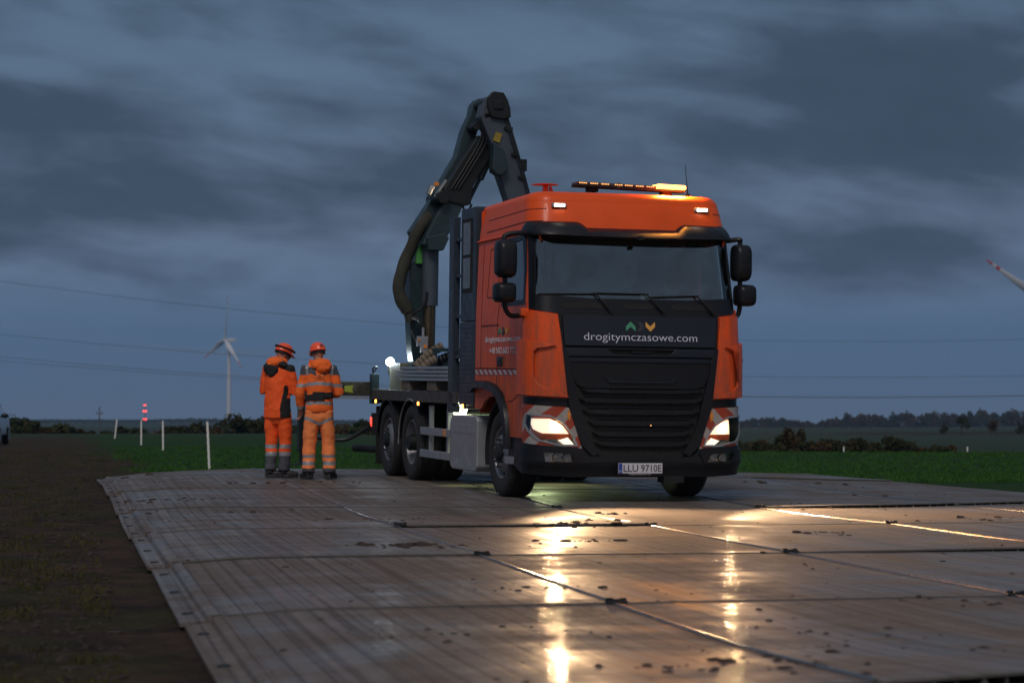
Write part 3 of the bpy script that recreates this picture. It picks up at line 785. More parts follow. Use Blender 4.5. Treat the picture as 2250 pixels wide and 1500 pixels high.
# orange corner panels with their air deflectors
cp = [(1.31, 2.10), (1.12, 2.105), (.975, 2.075), (.93, 1.70), (.855, 1.15), (1.31, 1.175)]
for s_ in (1, -1):
    bm = wpanel(cp if s_ > 0 else mir(cp), .045, .05); c_ = part('corner_panel', bm, ORANGE_D, bevel=.012)
    dp = [(1.42, 1.79), (1.25, 1.80), (1.00, 1.745), (1.06, 1.715), (1.13, 1.70), (1.155, 1.66), (1.155, 1.40), (1.12, 1.31), (1.05, 1.25), (.95, 1.21), (.87, 1.175), (.87, 1.165), (1.42, 1.19)]
    bm = wpanel(dp if s_ > 0 else mir(dp), .085, .03); part('air_deflector', bm, ORANGE_D, c_, bevel=.012)
    bm = wpanel([(1.16, 1.68), (1.16, 1.32), (1.30, 1.25), (1.42, 1.25), (1.42, 1.70)] if s_ > 0 else mir([(1.16, 1.68), (1.16, 1.32), (1.30, 1.25), (1.42, 1.25), (1.42, 1.70)]), .05, .01); part('deflector_recess', bm, ORANGE_D, c_)
    # striped reflective corner, headlight, bumper end
    sp_ = [(1.33, 1.085), (.855, 1.05), (.83, .98), (.70, .60), (.80, .60), (1.33, .66)]
    bm = wpanel([(1.36, 1.165), (.83, 1.15), (.84, 1.06), (1.36, 1.09)] if s_ > 0 else mir([(1.36, 1.165), (.83, 1.15), (.84, 1.06), (1.36, 1.09)]), .02, .04); part('lamp_brow', bm, BLACKP)
    sp_ = sp_[::-1] if s_ > 0 else mir(sp_)[::-1]
    hl = [(1.25, .985), (1.04, .965), (.90, .875), (.80, .75), (.745, .625), (.95, .625), (1.12, .68), (1.22, .78), (1.265, .88)]
    bm = wpanel(sp_, .04, .05, [hl if s_ > 0 else mir(hl)]); part('striped_corner_panel', bm, STRIPE_F)
    bm = wpanel(hl if s_ > 0 else mir(hl), -.02, .02); h_ = part('headlight', bm, CHROME)
    cx_ = sum(a for a, z in hl) / len(hl); cz_ = sum(z for a, z in hl) / len(hl)
    hin = [(cx_ + (a - cx_) * .91, cz_ + (z - cz_) * .90) for a, z in hl]
    bm = wpanel(hl if s_ > 0 else mir(hl), .055, .05, [hin if s_ > 0 else mir(hin)]); part('lamp_bezel', bm, SILVER, h_)
    g1 = [(1.195, .925), (1.04, .925), (.92, .85), (.85, .76), (1.10, .765), (1.18, .81), (1.205, .87)]
    bm = wpanel(g1 if s_ > 0 else mir(g1), .025, .02); part('main_beam', bm, LAMP_HI, h_)
    bm = B(); bmesh.ops.create_uvsphere(bm, u_segments=16, v_segments=10, radius=.024, matrix=Matrix.Translation(wrap(s_ * 1.0, .84, .028))); part('bulb', bm, LAMP_CORE, h_)
    g2 = [(.86, .72), (.79, .645), (.90, .645), (.96, .69)]
    bm = wpanel(g2 if s_ > 0 else mir(g2), .03, .02); part('daytime_lamp', bm, LAMP_LO, h_)
    bm = wpanel(hin if s_ > 0 else mir(hin), .05, .004); part('lens', bm, GLASS2, h_)
    ti = [(.86, 1.03), (.875, .95), (.845, .90), (.835, .98)]
    bm = wpanel(ti if s_ > 0 else mir(ti), .05, .02); part('turn_signal', bm, AMBER_OFF)
# bumper
A1 = sa(.62, .5)
fo = [(.815, .54), (1.085, .555), (1.07, .455), (1.02, .445), (.80, .45)]
bp = [(-A1, .66), (-1.33, .655), (-.70, .60), (-.62, .52), (-.45, .50), (.45, .50), (.62, .52), (.70, .60), (1.33, .655), (A1, .66), (A1, .40), (1.30, .32), (.9, .285), (-.9, .285), (-1.30, .32), (-A1, .40)]
bm = wpanel(bp, .05, .06, [fo, mir(fo)]); bump_ = part('bumper', bm, BLACKP, bevel=.014)
bm = wpanel([(-1.36, .43), (-.4, .405), (.4, .405), (1.36, .43), (1.36, .415), (.4, .39), (-.4, .39), (-1.36, .415)][::-1], .056, .02); part('bumper_crease', bm, HOODP, bump_)
for s_ in (1, -1):
    bm = wpanel(fo if s_ > 0 else mir(fo), .005, .01); q_ = part('fog_lamp', bm, CHROME)
    for xx in (.88, .99):
        bm = B(); p = wrap(xx * s_, .50, .02); lathe(bm, [(0, -.01), (.036, -.012), (.042, .01), (.042, .02)], p, 'Y', 16); part('fog_lamp_bulb', bm, ALU, q_)
    bm = wpanel(fo if s_ > 0 else mir(fo), .04, .004); part('lens', bm, GLASS2, q_)
    lip = [(1.30, .60), (.74, .585), (.70, .55), (.78, .40), (1.32, .42)]
    ll_ = lip if s_ > 0 else mir(lip)
    bm = wpanel(ll_, .07, .02, [fo if s_ > 0 else mir(fo)]); part('fog_lamp_surround', bm, BLACKP, bump_, bevel=.008)
bm = B(); bx(bm, -1.1, 1.1, .12, .5, .30, .42); bx(bm, .28, .52, -.0, .2, .22, .30); part('underrun_beam', bm, VOID)
# number plate with its characters
def text_bm(s, x0, z0, w_, h_, place, depth=.002, thin=0.0):
    cu = bpy.data.curves.new('t', 'FONT'); cu.body = s; cu.size = 1; cu.resolution_u = 4; cu.offset = -thin
    o = bpy.data.objects.new('t', cu); COL.objects.link(o)
    dg = bpy.context.evaluated_depsgraph_get(); me = bpy.data.meshes.new_from_object(o.evaluated_get(dg))
    bpy.data.objects.remove(o)
    t = B(); t.from_mesh(me); bpy.data.meshes.remove(me)
    xs = [v.co.x for v in t.verts]; ys = [v.co.y for v in t.verts]
    mx, Mx, my, My = min(xs), max(xs), min(ys), max(ys)
    r = bmesh.ops.extrude_face_region(t, geom=t.faces[:]); nv = [e for e in r['geom'] if isinstance(e, bmesh.types.BMVert)]
    front = set(nv)
    for v in t.verts:
        v.co = place(x0 + (v.co.x - mx) / (Mx - mx) * w_, z0 + (v.co.y - my) / (My - my) * h_, depth if v in front else 0)
    bmesh.ops.recalc_face_normals(t, faces=t.faces[:])
    return t
PY_ = -.075
bm = B(); bx(bm, -.285, .235, PY_, PY_ + .012, .328, .442); plate = part('number_plate', bm, mat('plate_white', (.62, .62, .66), .45, 0, .05), bevel=.003)
bm = B(); bx(bm, -.282, -.240, PY_ - .002, PY_ + .002, .331, .439); part('plate_country_band', bm, mat('plate_blue', (.02, .06, .30), .4), plate)
pl_ = lambda yy: (lambda x, z, d: Vector((x, yy - d, z)))
part('plate_characters', text_bm('LLU', -.225, .347, .170, .076, pl_(PY_ - .001)), mat('plate_black', (.012, .012, .02), .5), plate)
part('plate_characters', text_bm('9710E', -.018, .347, .240, .076, pl_(PY_ - .001)), bpy.data.materials['plate_black'], plate)
part('plate_country_letters', text_bm('PL', -.274, .345, .026, .020, pl_(PY_ - .003)), PLASTICW, plate)
bm = B(); bx(bm, -.295, .245, PY_ + .004, PY_ + .03, .305, .45); part('plate_holder', bm, BLACKP, plate, bevel=.004)
part('holder_lettering', text_bm('drogitymczasowe.com', -.16, .311, .26, .013, pl_(PY_ + .003)), SIDEV, plate)
# lettering and emblem on the hood panel
wf = lambda x, z, d: wrap(x, z, .052 + d)
part('website_lettering', text_bm('drogitymczasowe.com', -.685, 1.772, 1.355, .112, wf, .002, .010), PLASTICW)
def chev(name, pts, m, f, parent=truck):
    bm = B(); a = [bm.verts.new(f(x, z, .003)) for x, z in pts]; b = [bm.verts.new(f(x, z, 0)) for x, z in pts]; n = len(pts)
    bm.faces.new(a); bm.faces.new(b[::-1])
    for i_ in range(n): bm.faces.new((a[i_], b[i_], b[(i_ + 1) % n], a[(i_ + 1) % n]))
    bmesh.ops.recalc_face_normals(bm, faces=bm.faces[:]); return part(name, bm, m, parent)
up = lambda x0, w_, z0, z1: [(x0, z0), (x0 + w_ / 2, z0 + (z1 - z0) * .48), (x0 + w_, z0), (x0 + w_, z0 + (z1 - z0) * .5), (x0 + w_ / 2, z1), (x0, z0 + (z1 - z0) * .5)]
dnn = lambda x0, w_, z0, z1: [(x0, z1), (x0 + w_ / 2, z1 - (z1 - z0) * .48), (x0 + w_, z1), (x0 + w_, z1 - (z1 - z0) * .5), (x0 + w_ / 2, z0), (x0, z1 - (z1 - z0) * .5)]
rt = lambda x0, w_, z0, z1: [(x0, z0), (x0 + w_ * .5, z0), (x0 + w_ * .92, z0 + (z1 - z0) * .25), (x0 + w_, (z0 + z1) / 2), (x0 + w_ * .92, z0 + (z1 - z0) * .75), (x0 + w_ * .5, z1), (x0, z1), (x0 + w_ * .45, (z0 + z1) / 2)]
chev('emblem_green_chevron', up(-.190, .112, 1.905, 2.012), LOGOG, wf); chev('emblem_grey_chevron', rt(-.064, .088, 1.905, 2.012), LOGOK, wf); chev('emblem_amber_chevron', dnn(.045, .112, 1.905, 2.012), LOGOY, wf)
# the same on the door (reads from the rear towards the front)
wsd = lambda x, z, d: wrap(-sa(x, z), z, .004 + d)
neg = lambda f: (lambda x, z, d: f(-x, z, d))
part('website_lettering', text_bm('drogitymczasowe.com', -1.97, 1.765, 1.40, .088, neg(wsd)), SIDEV)
for s__, x0_, w__ in (('+48', -1.80, .235), ('502', -1.52, .235), ('602', -1.25, .235), ('772', -.97, .235)): part('phone_lettering', text_bm(s__, x0_, 1.650, w__, .072, neg(wsd)), SIDEV)
chev('emblem_green_chevron', up(-1.45, .14, 1.86, 1.955), LOGOG, neg(wsd)); chev('emblem_grey_chevron', rt(-1.29, .10, 1.86, 1.955), LOGOK, neg(wsd)); chev('emblem_amber_chevron', dnn(-1.17, .13, 1.86, 1.955), LOGOY, neg(wsd))
for s_ in (-1, 1):
    q_ = [(sa(.50, 1.42), 1.405), (sa(2.39, 1.42), 1.405), (sa(2.39, 1.46), 1.462), (sa(.50, 1.46), 1.462)]
    bm = wpanel(q_ if s_ > 0 else mir(q_), .004, .006); part('reflective_side_tape', bm, STRIPE_S)
    bm = B(); p = wrap(s_ * sa(1.35, 1.55), 1.56, .008); box(bm, p, (.03, .20, .115)); hd = part('door_handle', bm, BLACKP, bevel=.015)
    bm = B(); box(bm, p + Vector((s_ * .018, 0, .01)), (.012, .15, .03)); part('handle_grip', bm, HOODP, hd, bevel=.005)
    # wheel arch flare
    out_ = [(2.42, 1.28), (2.36, 1.335), (1.87, 1.335), (1.5, 1.29), (1.24, 1.2), (1.06, 1.04), (.98, .9), (.94, .7), (.93, .56)]
    in_ = [(2.42, 1.19), (2.34, 1.245), (1.87, 1.245), (1.53, 1.20), (1.31, 1.12), (1.15, .98), (1.07, .85), (1.035, .7), (1.03, .56)]
    rg_ = []
    for (y1, z1), (y2, z2) in zip(out_, in_):
        X_ = s_ * 1.235; rg_.append([(X_, y1, z1), (X_ + s_ * .05, y1 + (y2 - y1) * .15, z1 + (z2 - z1) * .15), (X_ + s_ * .06, y2, z2), (X_ - s_ * .05, y2, z2), (X_ - s_ * .05, y1, z1)])
    bm = B(); ring_loft(bm, rg_); bmesh.ops.recalc_face_normals(bm, faces=bm.faces[:]); part('wheel_arch_flare', bm, BLACKP, ang=50)
    bm = B(); prism_x(bm, [(.30, .70), (1.0, .70), (1.04, .50), (1.10, .40), (.40, .40)], s_ * 1.14, s_ * 1.225); st_ = part('entry_step', bm, BLACKP, bevel=.01)
    bm = B(); prism_x(bm, [(.48, .485), (1.14, .475), (1.10, .39), (.62, .395)], s_ * 1.15, s_ * 1.245); part('step_tread', bm, ALU, st_, bevel=.006)
    bm = B()
    for q in range(9):
        a0 = pi * (-.05 + 1.1 * q / 8)
    rg_ = [[(s_ * x_, 1.45 + .62 * cos(pi * t_ / 12), .50 + .62 * sin(pi * t_ / 12)) for x_ in (.78, 1.2)] + [(s_ * x_, 1.45 + .60 * cos(pi * t_ / 12), .50 + .60 * sin(pi * t_ / 12)) for x_ in (1.2, .78)] for t_ in range(-1, 13)]
    ring_loft(bm, rg_); bmesh.ops.recalc_face_normals(bm, faces=bm.faces[:]); part('wheel_arch_liner', bm, MATTE)
    # mirrors
def mirror_set(s_):
    cx_ = -1.50 if s_ < 0 else 1.315
    base = B(); y_ = .30
    tube(base, smoothpath([(s_ * 1.19, .42, 2.97), (s_ * 1.30, .34, 2.985), (cx_, y_ + .05, 2.95), (cx_, y_ + .04, 2.80), (cx_ + s_ * .0, y_ + .04, 2.30), (cx_, y_ + .04, 2.22), (cx_ - s_ * .02, y_ + .05, 2.12), (cx_ - s_ * .10, y_ + .08, 2.06), (s_ * 1.22, .42, 2.08)], 5), .028, 10)
    m_ = part('mirror_arm', base, BLACKP)
    def shell(zc, hh, ww, dx):
        bm = B(); rg = []
        for q, (dy_, sc) in enumerate(((.10, .90), (.09, .98), (.03, 1.0), (-.04, .97), (-.09, .86), (-.115, .62), (-.12, .3))):
            r = []
            for k_ in range(28):
                a = 2 * pi * k_ / 28; ca, sn = cos(a), sin(a); e = .42
                r.append((cx_ + dx + ww / 2 * sc * (abs(ca) ** e) * (1 if ca > 0 else -1), y_ + dy_, zc + hh / 2 * sc * (abs(sn) ** e) * (1 if sn > 0 else -1)))
            rg.append(r)
        ring_loft(bm, rg); bmesh.ops.recalc_face_normals(bm, faces=bm.faces[:]); o = part('mirror_housing', bm, BLACKP, m_, ang=50)
    if s_ < 0: shell(2.69, .425, .235, .0); shell(2.315, .225, .245, -.01)
    else: shell(2.715, .425, .215, .0); shell(2.345, .25, .235, .05)
mirror_set(-1); mirror_set(1)
bm = B(); box(bm, (-1.27, .36, 2.10), (.10, .14, .09)); part('mirror_foot', bm, ORANGE_D, bevel=.02)
bm = B(); box(bm, (1.25, .40, 2.12), (.05, .12, .12)); part('mirror_foot', bm, ORANGE_D, bevel=.02)
bm = B(); box(bm, (1.37, .5, 1.60), (.10, .06, .045)); part('side_camera', bm, MATTE, bevel=.01)
# wipers
for pv, el_, tip in (((-.36, 2.13), (-.53, 2.318), (-1.13, 2.305)), ((.27, 2.13), (.08, 2.325), (-.56, 2.325)), ((.90, 2.12), (.70, 2.32), (.10, 2.29))):
    bm = B(); f = lambda p, o_: wrap(p[0], p[1], o_)
    cyl(bm, f(pv, .0), f(pv, .05), .02, 12); tube(bm, [f(pv, .045), f(((pv[0] + el_[0]) / 2, (pv[1] + el_[1]) / 2), .05), f(el_, .03)], [.014, .012, .008], 8)
    w_ = part('wiper_arm', bm, MATTE)
    bm = B(); n_ = 9; tube(bm, [f((el_[0] + .04 + (tip[0] - el_[0] - .04) * q / n_, el_[1] + (tip[1] - el_[1]) * q / n_), .018) for q in range(n_ + 1)], .0085, 6); part('wiper_blade', bm, MATTE, w_)
# cab interior
REFLP = mat('grey_paper', (.22, .24, .25), .7)
INT = mat('dark_cab_trim', (.020, .021, .023), .8, 0, .2, 6)
bm = B(); prism_x(bm, [(.20, 1.9), (.20, 2.20), (.34, 2.26), (.75, 2.27), (.85, 2.1), (.80, 1.7), (.4, 1.6)], -1.16, 1.16); part('dashboard', bm, INT, bevel=.02)
bm = B(); bx(bm, -1.16, 1.16, .5, 2.33, 1.30, 1.36); bx(bm, -1.15, 1.15, 2.26, 2.33, 1.36, 3.3); bx(bm, -1.13, 1.13, .40, 2.3, 3.06, 3.10); part('cab_lining', bm, INT)
for xx in (-.62, .62):
    bm = B(); bx(bm, xx - .26, xx + .26, 1.05, 1.6, 1.85, 2.0); bx(bm, xx - .24, xx + .24, 1.52, 1.68, 1.95, 2.62); bx(bm, xx - .14, xx + .14, 1.54, 1.66, 2.62, 2.80); part('seat', bm, INT, bevel=.05)
bm = B(); cc = Vector((.66, .92, 2.24)); rot_ = Matrix.Rotation(radians(55), 3, 'X')
tube(bm, [cc + rot_ @ Vector((.22 * cos(2 * pi * q / 30), .22 * sin(2 * pi * q / 30), 0)) for q in range(31)], .016, 8)
for q in (.1, 2.2, 4.2): tube(bm, [cc, cc + rot_ @ Vector((.22 * cos(q), .22 * sin(q), 0))], .014, 6)
tube(bm, [cc, cc + rot_ @ Vector((0, 0, -.3))], .03, 8); part('steering_wheel', bm, INT)
bm = B(); tube(bm, [(-.84, 1.0, 3.06), (-.83, .95, 2.7), (-.83, 1.0, 2.27)], .018, 6); part('curtain_edge', bm, MATTE)
bm = B(); box(bm, (.88, .60, 2.84), (.30, .02, .20), Matrix.Rotation(radians(25), 3, 'Y').to_euler()); part('interior_sun_blind', bm, MATTE, bevel=.02)
bm = B(); tube(bm, smoothpath([(1.0, .55, 2.96), (1.0, .52, 2.75), (1.0, .5, 2.62), (1.02, .5, 2.60), (1.03, .5, 2.7), (1.02, .53, 2.9)], 5), .005, 6); part('hanging_cord', bm, MATTE)
bm = B(); box(bm, (.16, .34, 2.30), (.10, .02, .06), Matrix.Rotation(radians(-8), 3, 'Y').to_euler()); bm2 = B(); box(bm2, (.50, .36, 2.34), (.14, .004, .10)); part('windscreen_card', bm2, INT); part('papers', bm, REFLP)
# roof equipment
lb = empty('light_bar', (.11, .78, 3.575)); lb.parent = truck; lb.rotation_euler = (0, radians(1.2), 0)
bm = B(); bx(bm, -.665, .28, -.11, .11, -.03, -.005); bx(bm, .28, .665, -.11, .11, -.03, -.005)
for xx in (-.45, .45): bx(bm, xx - .06, xx + .06, -.06, .06, -.08, -.03)
part('bar_base', bm, MATTE, lb, bevel=.006)
bm = B(); bx(bm, -.665, .30, -.105, .105, -.005, .025); bx(bm, -.175, -.135, -.112, .112, -.03, .035); part('bar_cover', bm, mat('smoked_amber_cover', (.09, .045, .03), .2, coat=.5), lb, bevel=.01)
for q in range(7):
    x0 = -.645 + q * .133 + (.02 if q > 3 else 0)
    if q == 3: x0 += .03
    bm = B()
    for w_ in range(4): box(bm, (x0 + .013 + w_ * .025, -.109, .010), (.017, .008, .013))
    part('led_cluster', bm, LED_A, lb, bevel=.002)
bm = B(); bx(bm, .31, .665, -.115, .115, -.004, .05); part('flashing_beacon', bm, BEACON_ON, lb, bevel=.02)
bl = bpy.data.objects.new('beacon_light', bpy.data.lights.new('beacon_light', 'AREA')); COL.objects.link(bl); bl.parent = lb
bl.location = (.49, -.17, .06); bl.data.shape = 'RECTANGLE'; bl.data.size = .34; bl.data.size_y = .06; bl.data.energy = 55; bl.data.color = (1, .36, .05); bl.rotation_euler = (radians(-50), 0, 0)
bm = B(); cyl(bm, (.92, 1.0, 3.49), (.92, 1.0, 3.54), .028, 12); tube(bm, [(.92, 1.0, 3.53), (.905, 1.0, 3.68), (.885, 1.0, 3.88)], [.010, .005, .003], 6); part('roof_aerial', bm, CRANED)
bm = B(); lathe(bm, [(0, .012), (.10, .010), (.155, .003), (.16, 0), (.155, -.003), (0, -.006)], (-.77, 1.2, 3.605), 'Z', 24); prism(bm, [(-.80, 3.47), (-.73, 3.47), (-.74, 3.60), (-.79, 3.60)], 1.17, 1.23); prism(bm, [(-.71, 3.47), (-.655, 3.47), (-.70, 3.59), (-.715, 3.59)], 1.17, 1.23); part('satellite_antenna', bm, ORANGE_D, bevel=.003)

# ---- chassis
bm = B()
for s_ in (-1, 1): bx(bm, s_ * .36, s_ * .45, .6, 7.7, .72, 1.0)
for yy in (1.0, 2.6, 3.6, 4.6, 6.3, 7.3): bx(bm, -.4, .4, yy - .05, yy + .05, .75, .95)
bx(bm, -.45, .45, .4, 2.2, .55, 1.25); part('chassis_frame', bm, VOID)
bm = B()
for yy in (1.4, 5.55, 6.85): cyl(bm, (-1.0, yy, .5), (1.0, yy, .5), .09, 12)
bx(bm, -.2, .2, 5.35, 5.75, .3, .7); part('axles', bm, VOID)
def make_wheel(kind):
    w_ = B(); lathe(w_, [(0, -.05), (.09, -.05), (.11, -.03), (.11, .12), (0, .12)], (0, 0, 0), 'X', 20)
    hub = part('wheel', w_, CRANED)
    bm = B(); wd = .300
    prof = [(.300, .02), (.33, -.005), (.37, -.012), (.43, -.014), (.47, -.008), (.492, .012), (.503, .035)]
    grooves = [.06, .105, .15, .195, .24]
    for g in grooves: prof += [(.505, g - .006), (.492, g - .004), (.492, g + .004), (.505, g + .006)]
    prof += [(.503, wd - .035), (.492, wd - .012), (.47, wd + .008), (.43, wd + .014), (.37, wd + .012), (.30, wd - .02), (.29, wd / 2)]
    lathe(bm, prof, (0, 0, 0), 'X', 72, closed=True); bmesh.ops.recalc_face_normals(bm, faces=bm.faces[:])
    part('tyre', bm, RUBBER, hub, ang=40)
    if kind == 'dual':
        bm = B(); lathe(bm, prof, (.33, 0, 0), 'X', 72, closed=True); bmesh.ops.recalc_face_normals(bm, faces=bm.faces[:]); part('tyre', bm, RUBBER, hub, ang=40)
        rp = [(.305, .015), (.292, .004), (.280, .012), (.272, .05), (.262, .09), (.245, .15), (.232, .17), (.20, .178), (.15, .182), (.12, .19), (.12, .2), (.30, .21), (.305, .1)]
    else:
        rp = [(.305, .015), (.292, .002), (.280, .008), (.272, .03), (.262, .05), (.235, .045), (.215, .015), (.185, -.012), (.14, -.018), (.115, -.012), (.115, .02), (.25, .16), (.305, .16)]
    bm = B(); lathe(bm, rp, (0, 0, 0), 'X', 60, closed=True); bmesh.ops.recalc_face_normals(bm, faces=bm.faces[:])
    part('rim', bm, RIMM, hub, ang=35)
    bm = B()
    xb, rb_ = (-.020, .163) if kind != 'dual' else (.16, .15)
    for q in range(10):
        a = 2 * pi * q / 10; cyl(bm, (xb - .02, rb_ * cos(a), rb_ * sin(a)), (xb + .012, rb_ * cos(a), rb_ * sin(a)), .014, 6)
    lathe(bm, [(0, xb - .045), (.07, xb - .045), (.085, xb - .03), (.09, xb + .02)], (0, 0, 0), 'X', 20); part('hub_nuts', bm, CRANED, hub)
    if kind != 'dual':
        bm = B()
        for q in range(10):
            a = 2 * pi * (q + .5) / 10; r_ = .236
            c = Vector((.038, r_ * cos(a), r_ * sin(a))); lathe(bm, [(0, -.003), (.024, -.003), (.024, .012)], c, 'X', 12)
        part('rim_holes', bm, MATTE, hub)
    return hub
def copy_part(o, parent):
    c = o.copy(); COL.objects.link(c); c.parent = parent
    for ch in [x for x in bpy.data.objects if x.parent == o]: copy_part(ch, c)
    return c
ws_ = make_wheel('steer'); wd_ = make_wheel('dual')
ws_.location = (-1.20, 1.4, .5); wd_.location = (-1.215, 5.50, .5)
wt = copy_part(ws_, truck); wt.location = (-1.20, 6.82, .5); wt.rotation_euler = (radians(11), 0, 0)
for o, p in ((ws_, (1.20, 1.4, .5)), (wd_, (1.215, 5.50, .5)), (ws_, (1.20, 6.82, .5))):
    c = copy_part(o, truck); c.location = p; c.rotation_euler = (radians(20), 0, pi)
# fenders behind
for s_ in (-1, 1):
    for yy, nm_ in ((5.50, 'rear_mudguard'), (6.82, 'rear_mudguard')):
        rg_ = [[(s_ * x_, yy + r_ * cos(t_), .50 + r_ * sin(t_)) for x_, r_ in ((.62, .565), (1.23, .565), (1.235, .545), (1.235, .575), (.62, .58))] for t_ in [pi * (.06 + .88 * q / 14) for q in range(15)]]
        bm = B(); ring_loft(bm, rg_); bmesh.ops.recalc_face_normals(bm, faces=bm.faces[:]); mg = part(nm_, bm, BLACKP)
        if yy < 6:
            bm = B(); tube(bm, [(s_ * 1.245, yy + .57 * cos(t_), .5 + .57 * sin(t_)) for t_ in [pi * (-.02 + .62 * q / 14) for q in range(15)]] , .010, 6)
            part('mudguard_trim', bm, ALU, mg)
    bm = B(); bx(bm, s_ * .75, s_ * 1.23, 7.42, 7.44, .14, .95); part('mud_flap', bm, MATTE)
# locker on the side, side guards
for s_ in (-1, 1):
    bm = B(); prof = [(2.30, .30), (2.36, .24), (3.40, .24), (3.48, .27), (3.52, .34), (3.52, .80), (3.46, .88), (3.38, .91), (2.36, .91), (2.30, .86)]
    prism_x(bm, prof, s_ * .72, s_ * 1.235); tk = part('side_locker', bm, SILVER, bevel=.02)
    bm = B(); bx(bm, s_ * 1.232, s_ * 1.239, 2.46, 3.36, .69, .80)
    for yy in (2.60, 3.20): bx(bm, s_ * 1.232, s_ * 1.243, yy - .02, yy + .02, .72, .77); bx(bm, s_ * 1.232, s_ * 1.243, yy - .02, yy + .02, .30, .35)
    bx(bm, s_ * 1.232, s_ * 1.237, 2.34, 3.48, .36, .365); part('locker_latch', bm, SILVER, tk, bevel=.003)
    for z0, z1 in ((.62, .72), (.33, .43)):
        bm = B(); bx(bm, s_ * 1.205, s_ * 1.235, 3.45, 4.98, z0, z1); part('side_guard_rail', bm, ALU, bevel=.008)
    bm = B()
    for yy in (3.75, 4.62): bx(bm, s_ * 1.15, s_ * 1.20, yy - .035, yy + .035, .34, 1.0)
    part('side_guard_post', bm, SILVER)
    bm = B(); bx(bm, s_ * 1.236, s_ * 1.24, 3.72, 3.82, .63, .71); part('orange_reflector', bm, AMBER_OFF)
bm = B(); bx(bm, -.9, -.5, 3.7, 4.5, .45, .95); lathe(bm, [(0, 0), (.13, .0), (.15, .03), (.15, .8), (.13, .83), (0, .83)], (.9, 3.6, .6), 'Y', 20); part('air_tank', bm, VOID, bevel=.01)
# ---- deck
bm = B(); bx(bm, -1.225, 1.225, 3.28, 7.78, 1.085, 1.165); bx(bm, -1.24, -1.2, 3.28, 7.78, 1.04, 1.185); bx(bm, 1.2, 1.24, 3.28, 7.78, 1.04, 1.185); bx(bm, -1.23, 1.23, 7.74, 7.8, .99, 1.19)
deck = part('load_deck', bm, DECKM, bevel=.006)
for yy in (4.2, 4.6, 5.0, 5.4, 5.8):
    bm = B(); box(bm, (-1.12, yy, 1.18), (.10, .18, .03)); part('lashing_point', bm, CRANED, deck, bevel=.006)
for s_ in (-1, 1):
    bm = B(); bx(bm, s_ * 1.13, s_ * 1.24, 7.68, 7.82, .98, 1.40); part('corner_stanchion', bm, CRANEP, deck, bevel=.006)
bm = B(); bx(bm, -1.0, -.45, 7.0, 7.6, 1.165, 1.56); part('valve_box', bm, mat('cream_painted_box', (.15, .15, .11), .5, 0, .15, 5, (.1, .09, .06), .4), bevel=.01)
bm = B()
bm.free()
for s_ in (-1, 1):
    bm = B(); bx(bm, s_ * 1.15, s_ * 1.24, 3.42, 3.62, .98, 3.36)
    for zz in (1.6, 2.1, 2.6, 3.05): bx(bm, s_ * 1.17, s_ * 1.21, 3.14, 3.43, zz, zz + .04)
    part('ladder_post', bm, BOXP, bevel=.006)
bm = B(); prism_x(bm, [(3.34, 1.0), (3.66, 1.18), (3.66, 1.0), (3.60, .93), (3.36, .93)], -1.235, -1.15); tube(bm, [(-1.2, 3.75, 1.15), (-1.2, 3.5, 1.45), (-1.2, 3.42, 1.7)], .02, 6); part('ladder_bracket', bm, BOXP)
# ---- locker tower behind the cab
bm = B(); bx(bm, -1.225, 1.225, 2.50, 3.14, 2.05, 3.43); bx(bm, -1.225, 1.225, 2.50, 3.16, 1.03, 2.045); bx(bm, -1.15, 1.15, 2.5, 3.1, .98, 1.03)
tw = part('locker_tower', bm, BOXP, bevel=.012)
for s_ in (-1, 1):
    bm = B(); bx(bm, s_ * 1.22, s_ * 1.236, 2.62, 3.04, 2.40, 3.30); fr_ = part('locker_window_frame', bm, MATTE, tw, bevel=.004)
    bm = B(); bx(bm, s_ * 1.232, s_ * 1.240, 2.68, 2.98, 2.86, 3.25); bx(bm, s_ * 1.232, s_ * 1.240, 2.68, 2.98, 2.45, 2.82); part('locker_window', bm, mat('frosted_pane', (.12, .13, .145), .3) if s_ < 0 else bpy.data.materials['frosted_pane'], tw)
    bm = B()
    for q in range(16): bx(bm, s_ * 1.222, s_ * 1.23, 2.56, 3.10, 1.14 + q * .055, 1.175 + q * .055)
    part('locker_shutter', bm, BOXP, tw)
# marker lamps
for yy in (7.38, 5.02, 2.88):
    bm = B(); box(bm, (-1.235, yy, 1.02), (.03, .13, .07)); m_ = part('side_marker_lamp', bm, MATTE, bevel=.008)
    bm = B(); box(bm, (-1.252, yy, 1.02), (.01, .08, .045)); part('lamp_lens', bm, LAMP_A, m_, bevel=.006)
bm = B(); bx(bm, -1.25, -.8, 7.55, 7.66, .55, .85); m_ = part('tail_lamp_cluster', bm, MATTE, bevel=.01)
bm = B(); bx(bm, -1.262, -1.248, 7.60, 7.66, .66, .79); part('lamp_lens', bm, LAMP_R, m_)
bm = B(); tube(bm, [(-1.05, 7.6, .33), (-1.38, 8.1, .34)], .055, 10); part('rear_underrun_tube', bm, CRANED)
bm = B(); lathe(bm, [(0, .0), (.085, .0), (.10, .03), (.10, .06), (.03, .10), (0, .10)], (-1.17, 3.52, .985), 'X', 20); lm = part('under_deck_work_lamp', bm, MATTE)
bm = B(); box(bm, (-1.12, 3.46, .97), (.16, .12, .16), Matrix.Rotation(.5, 3, 'X').to_euler()); part('lamp_lens', bm, WORKL2, lm, bevel=.03)
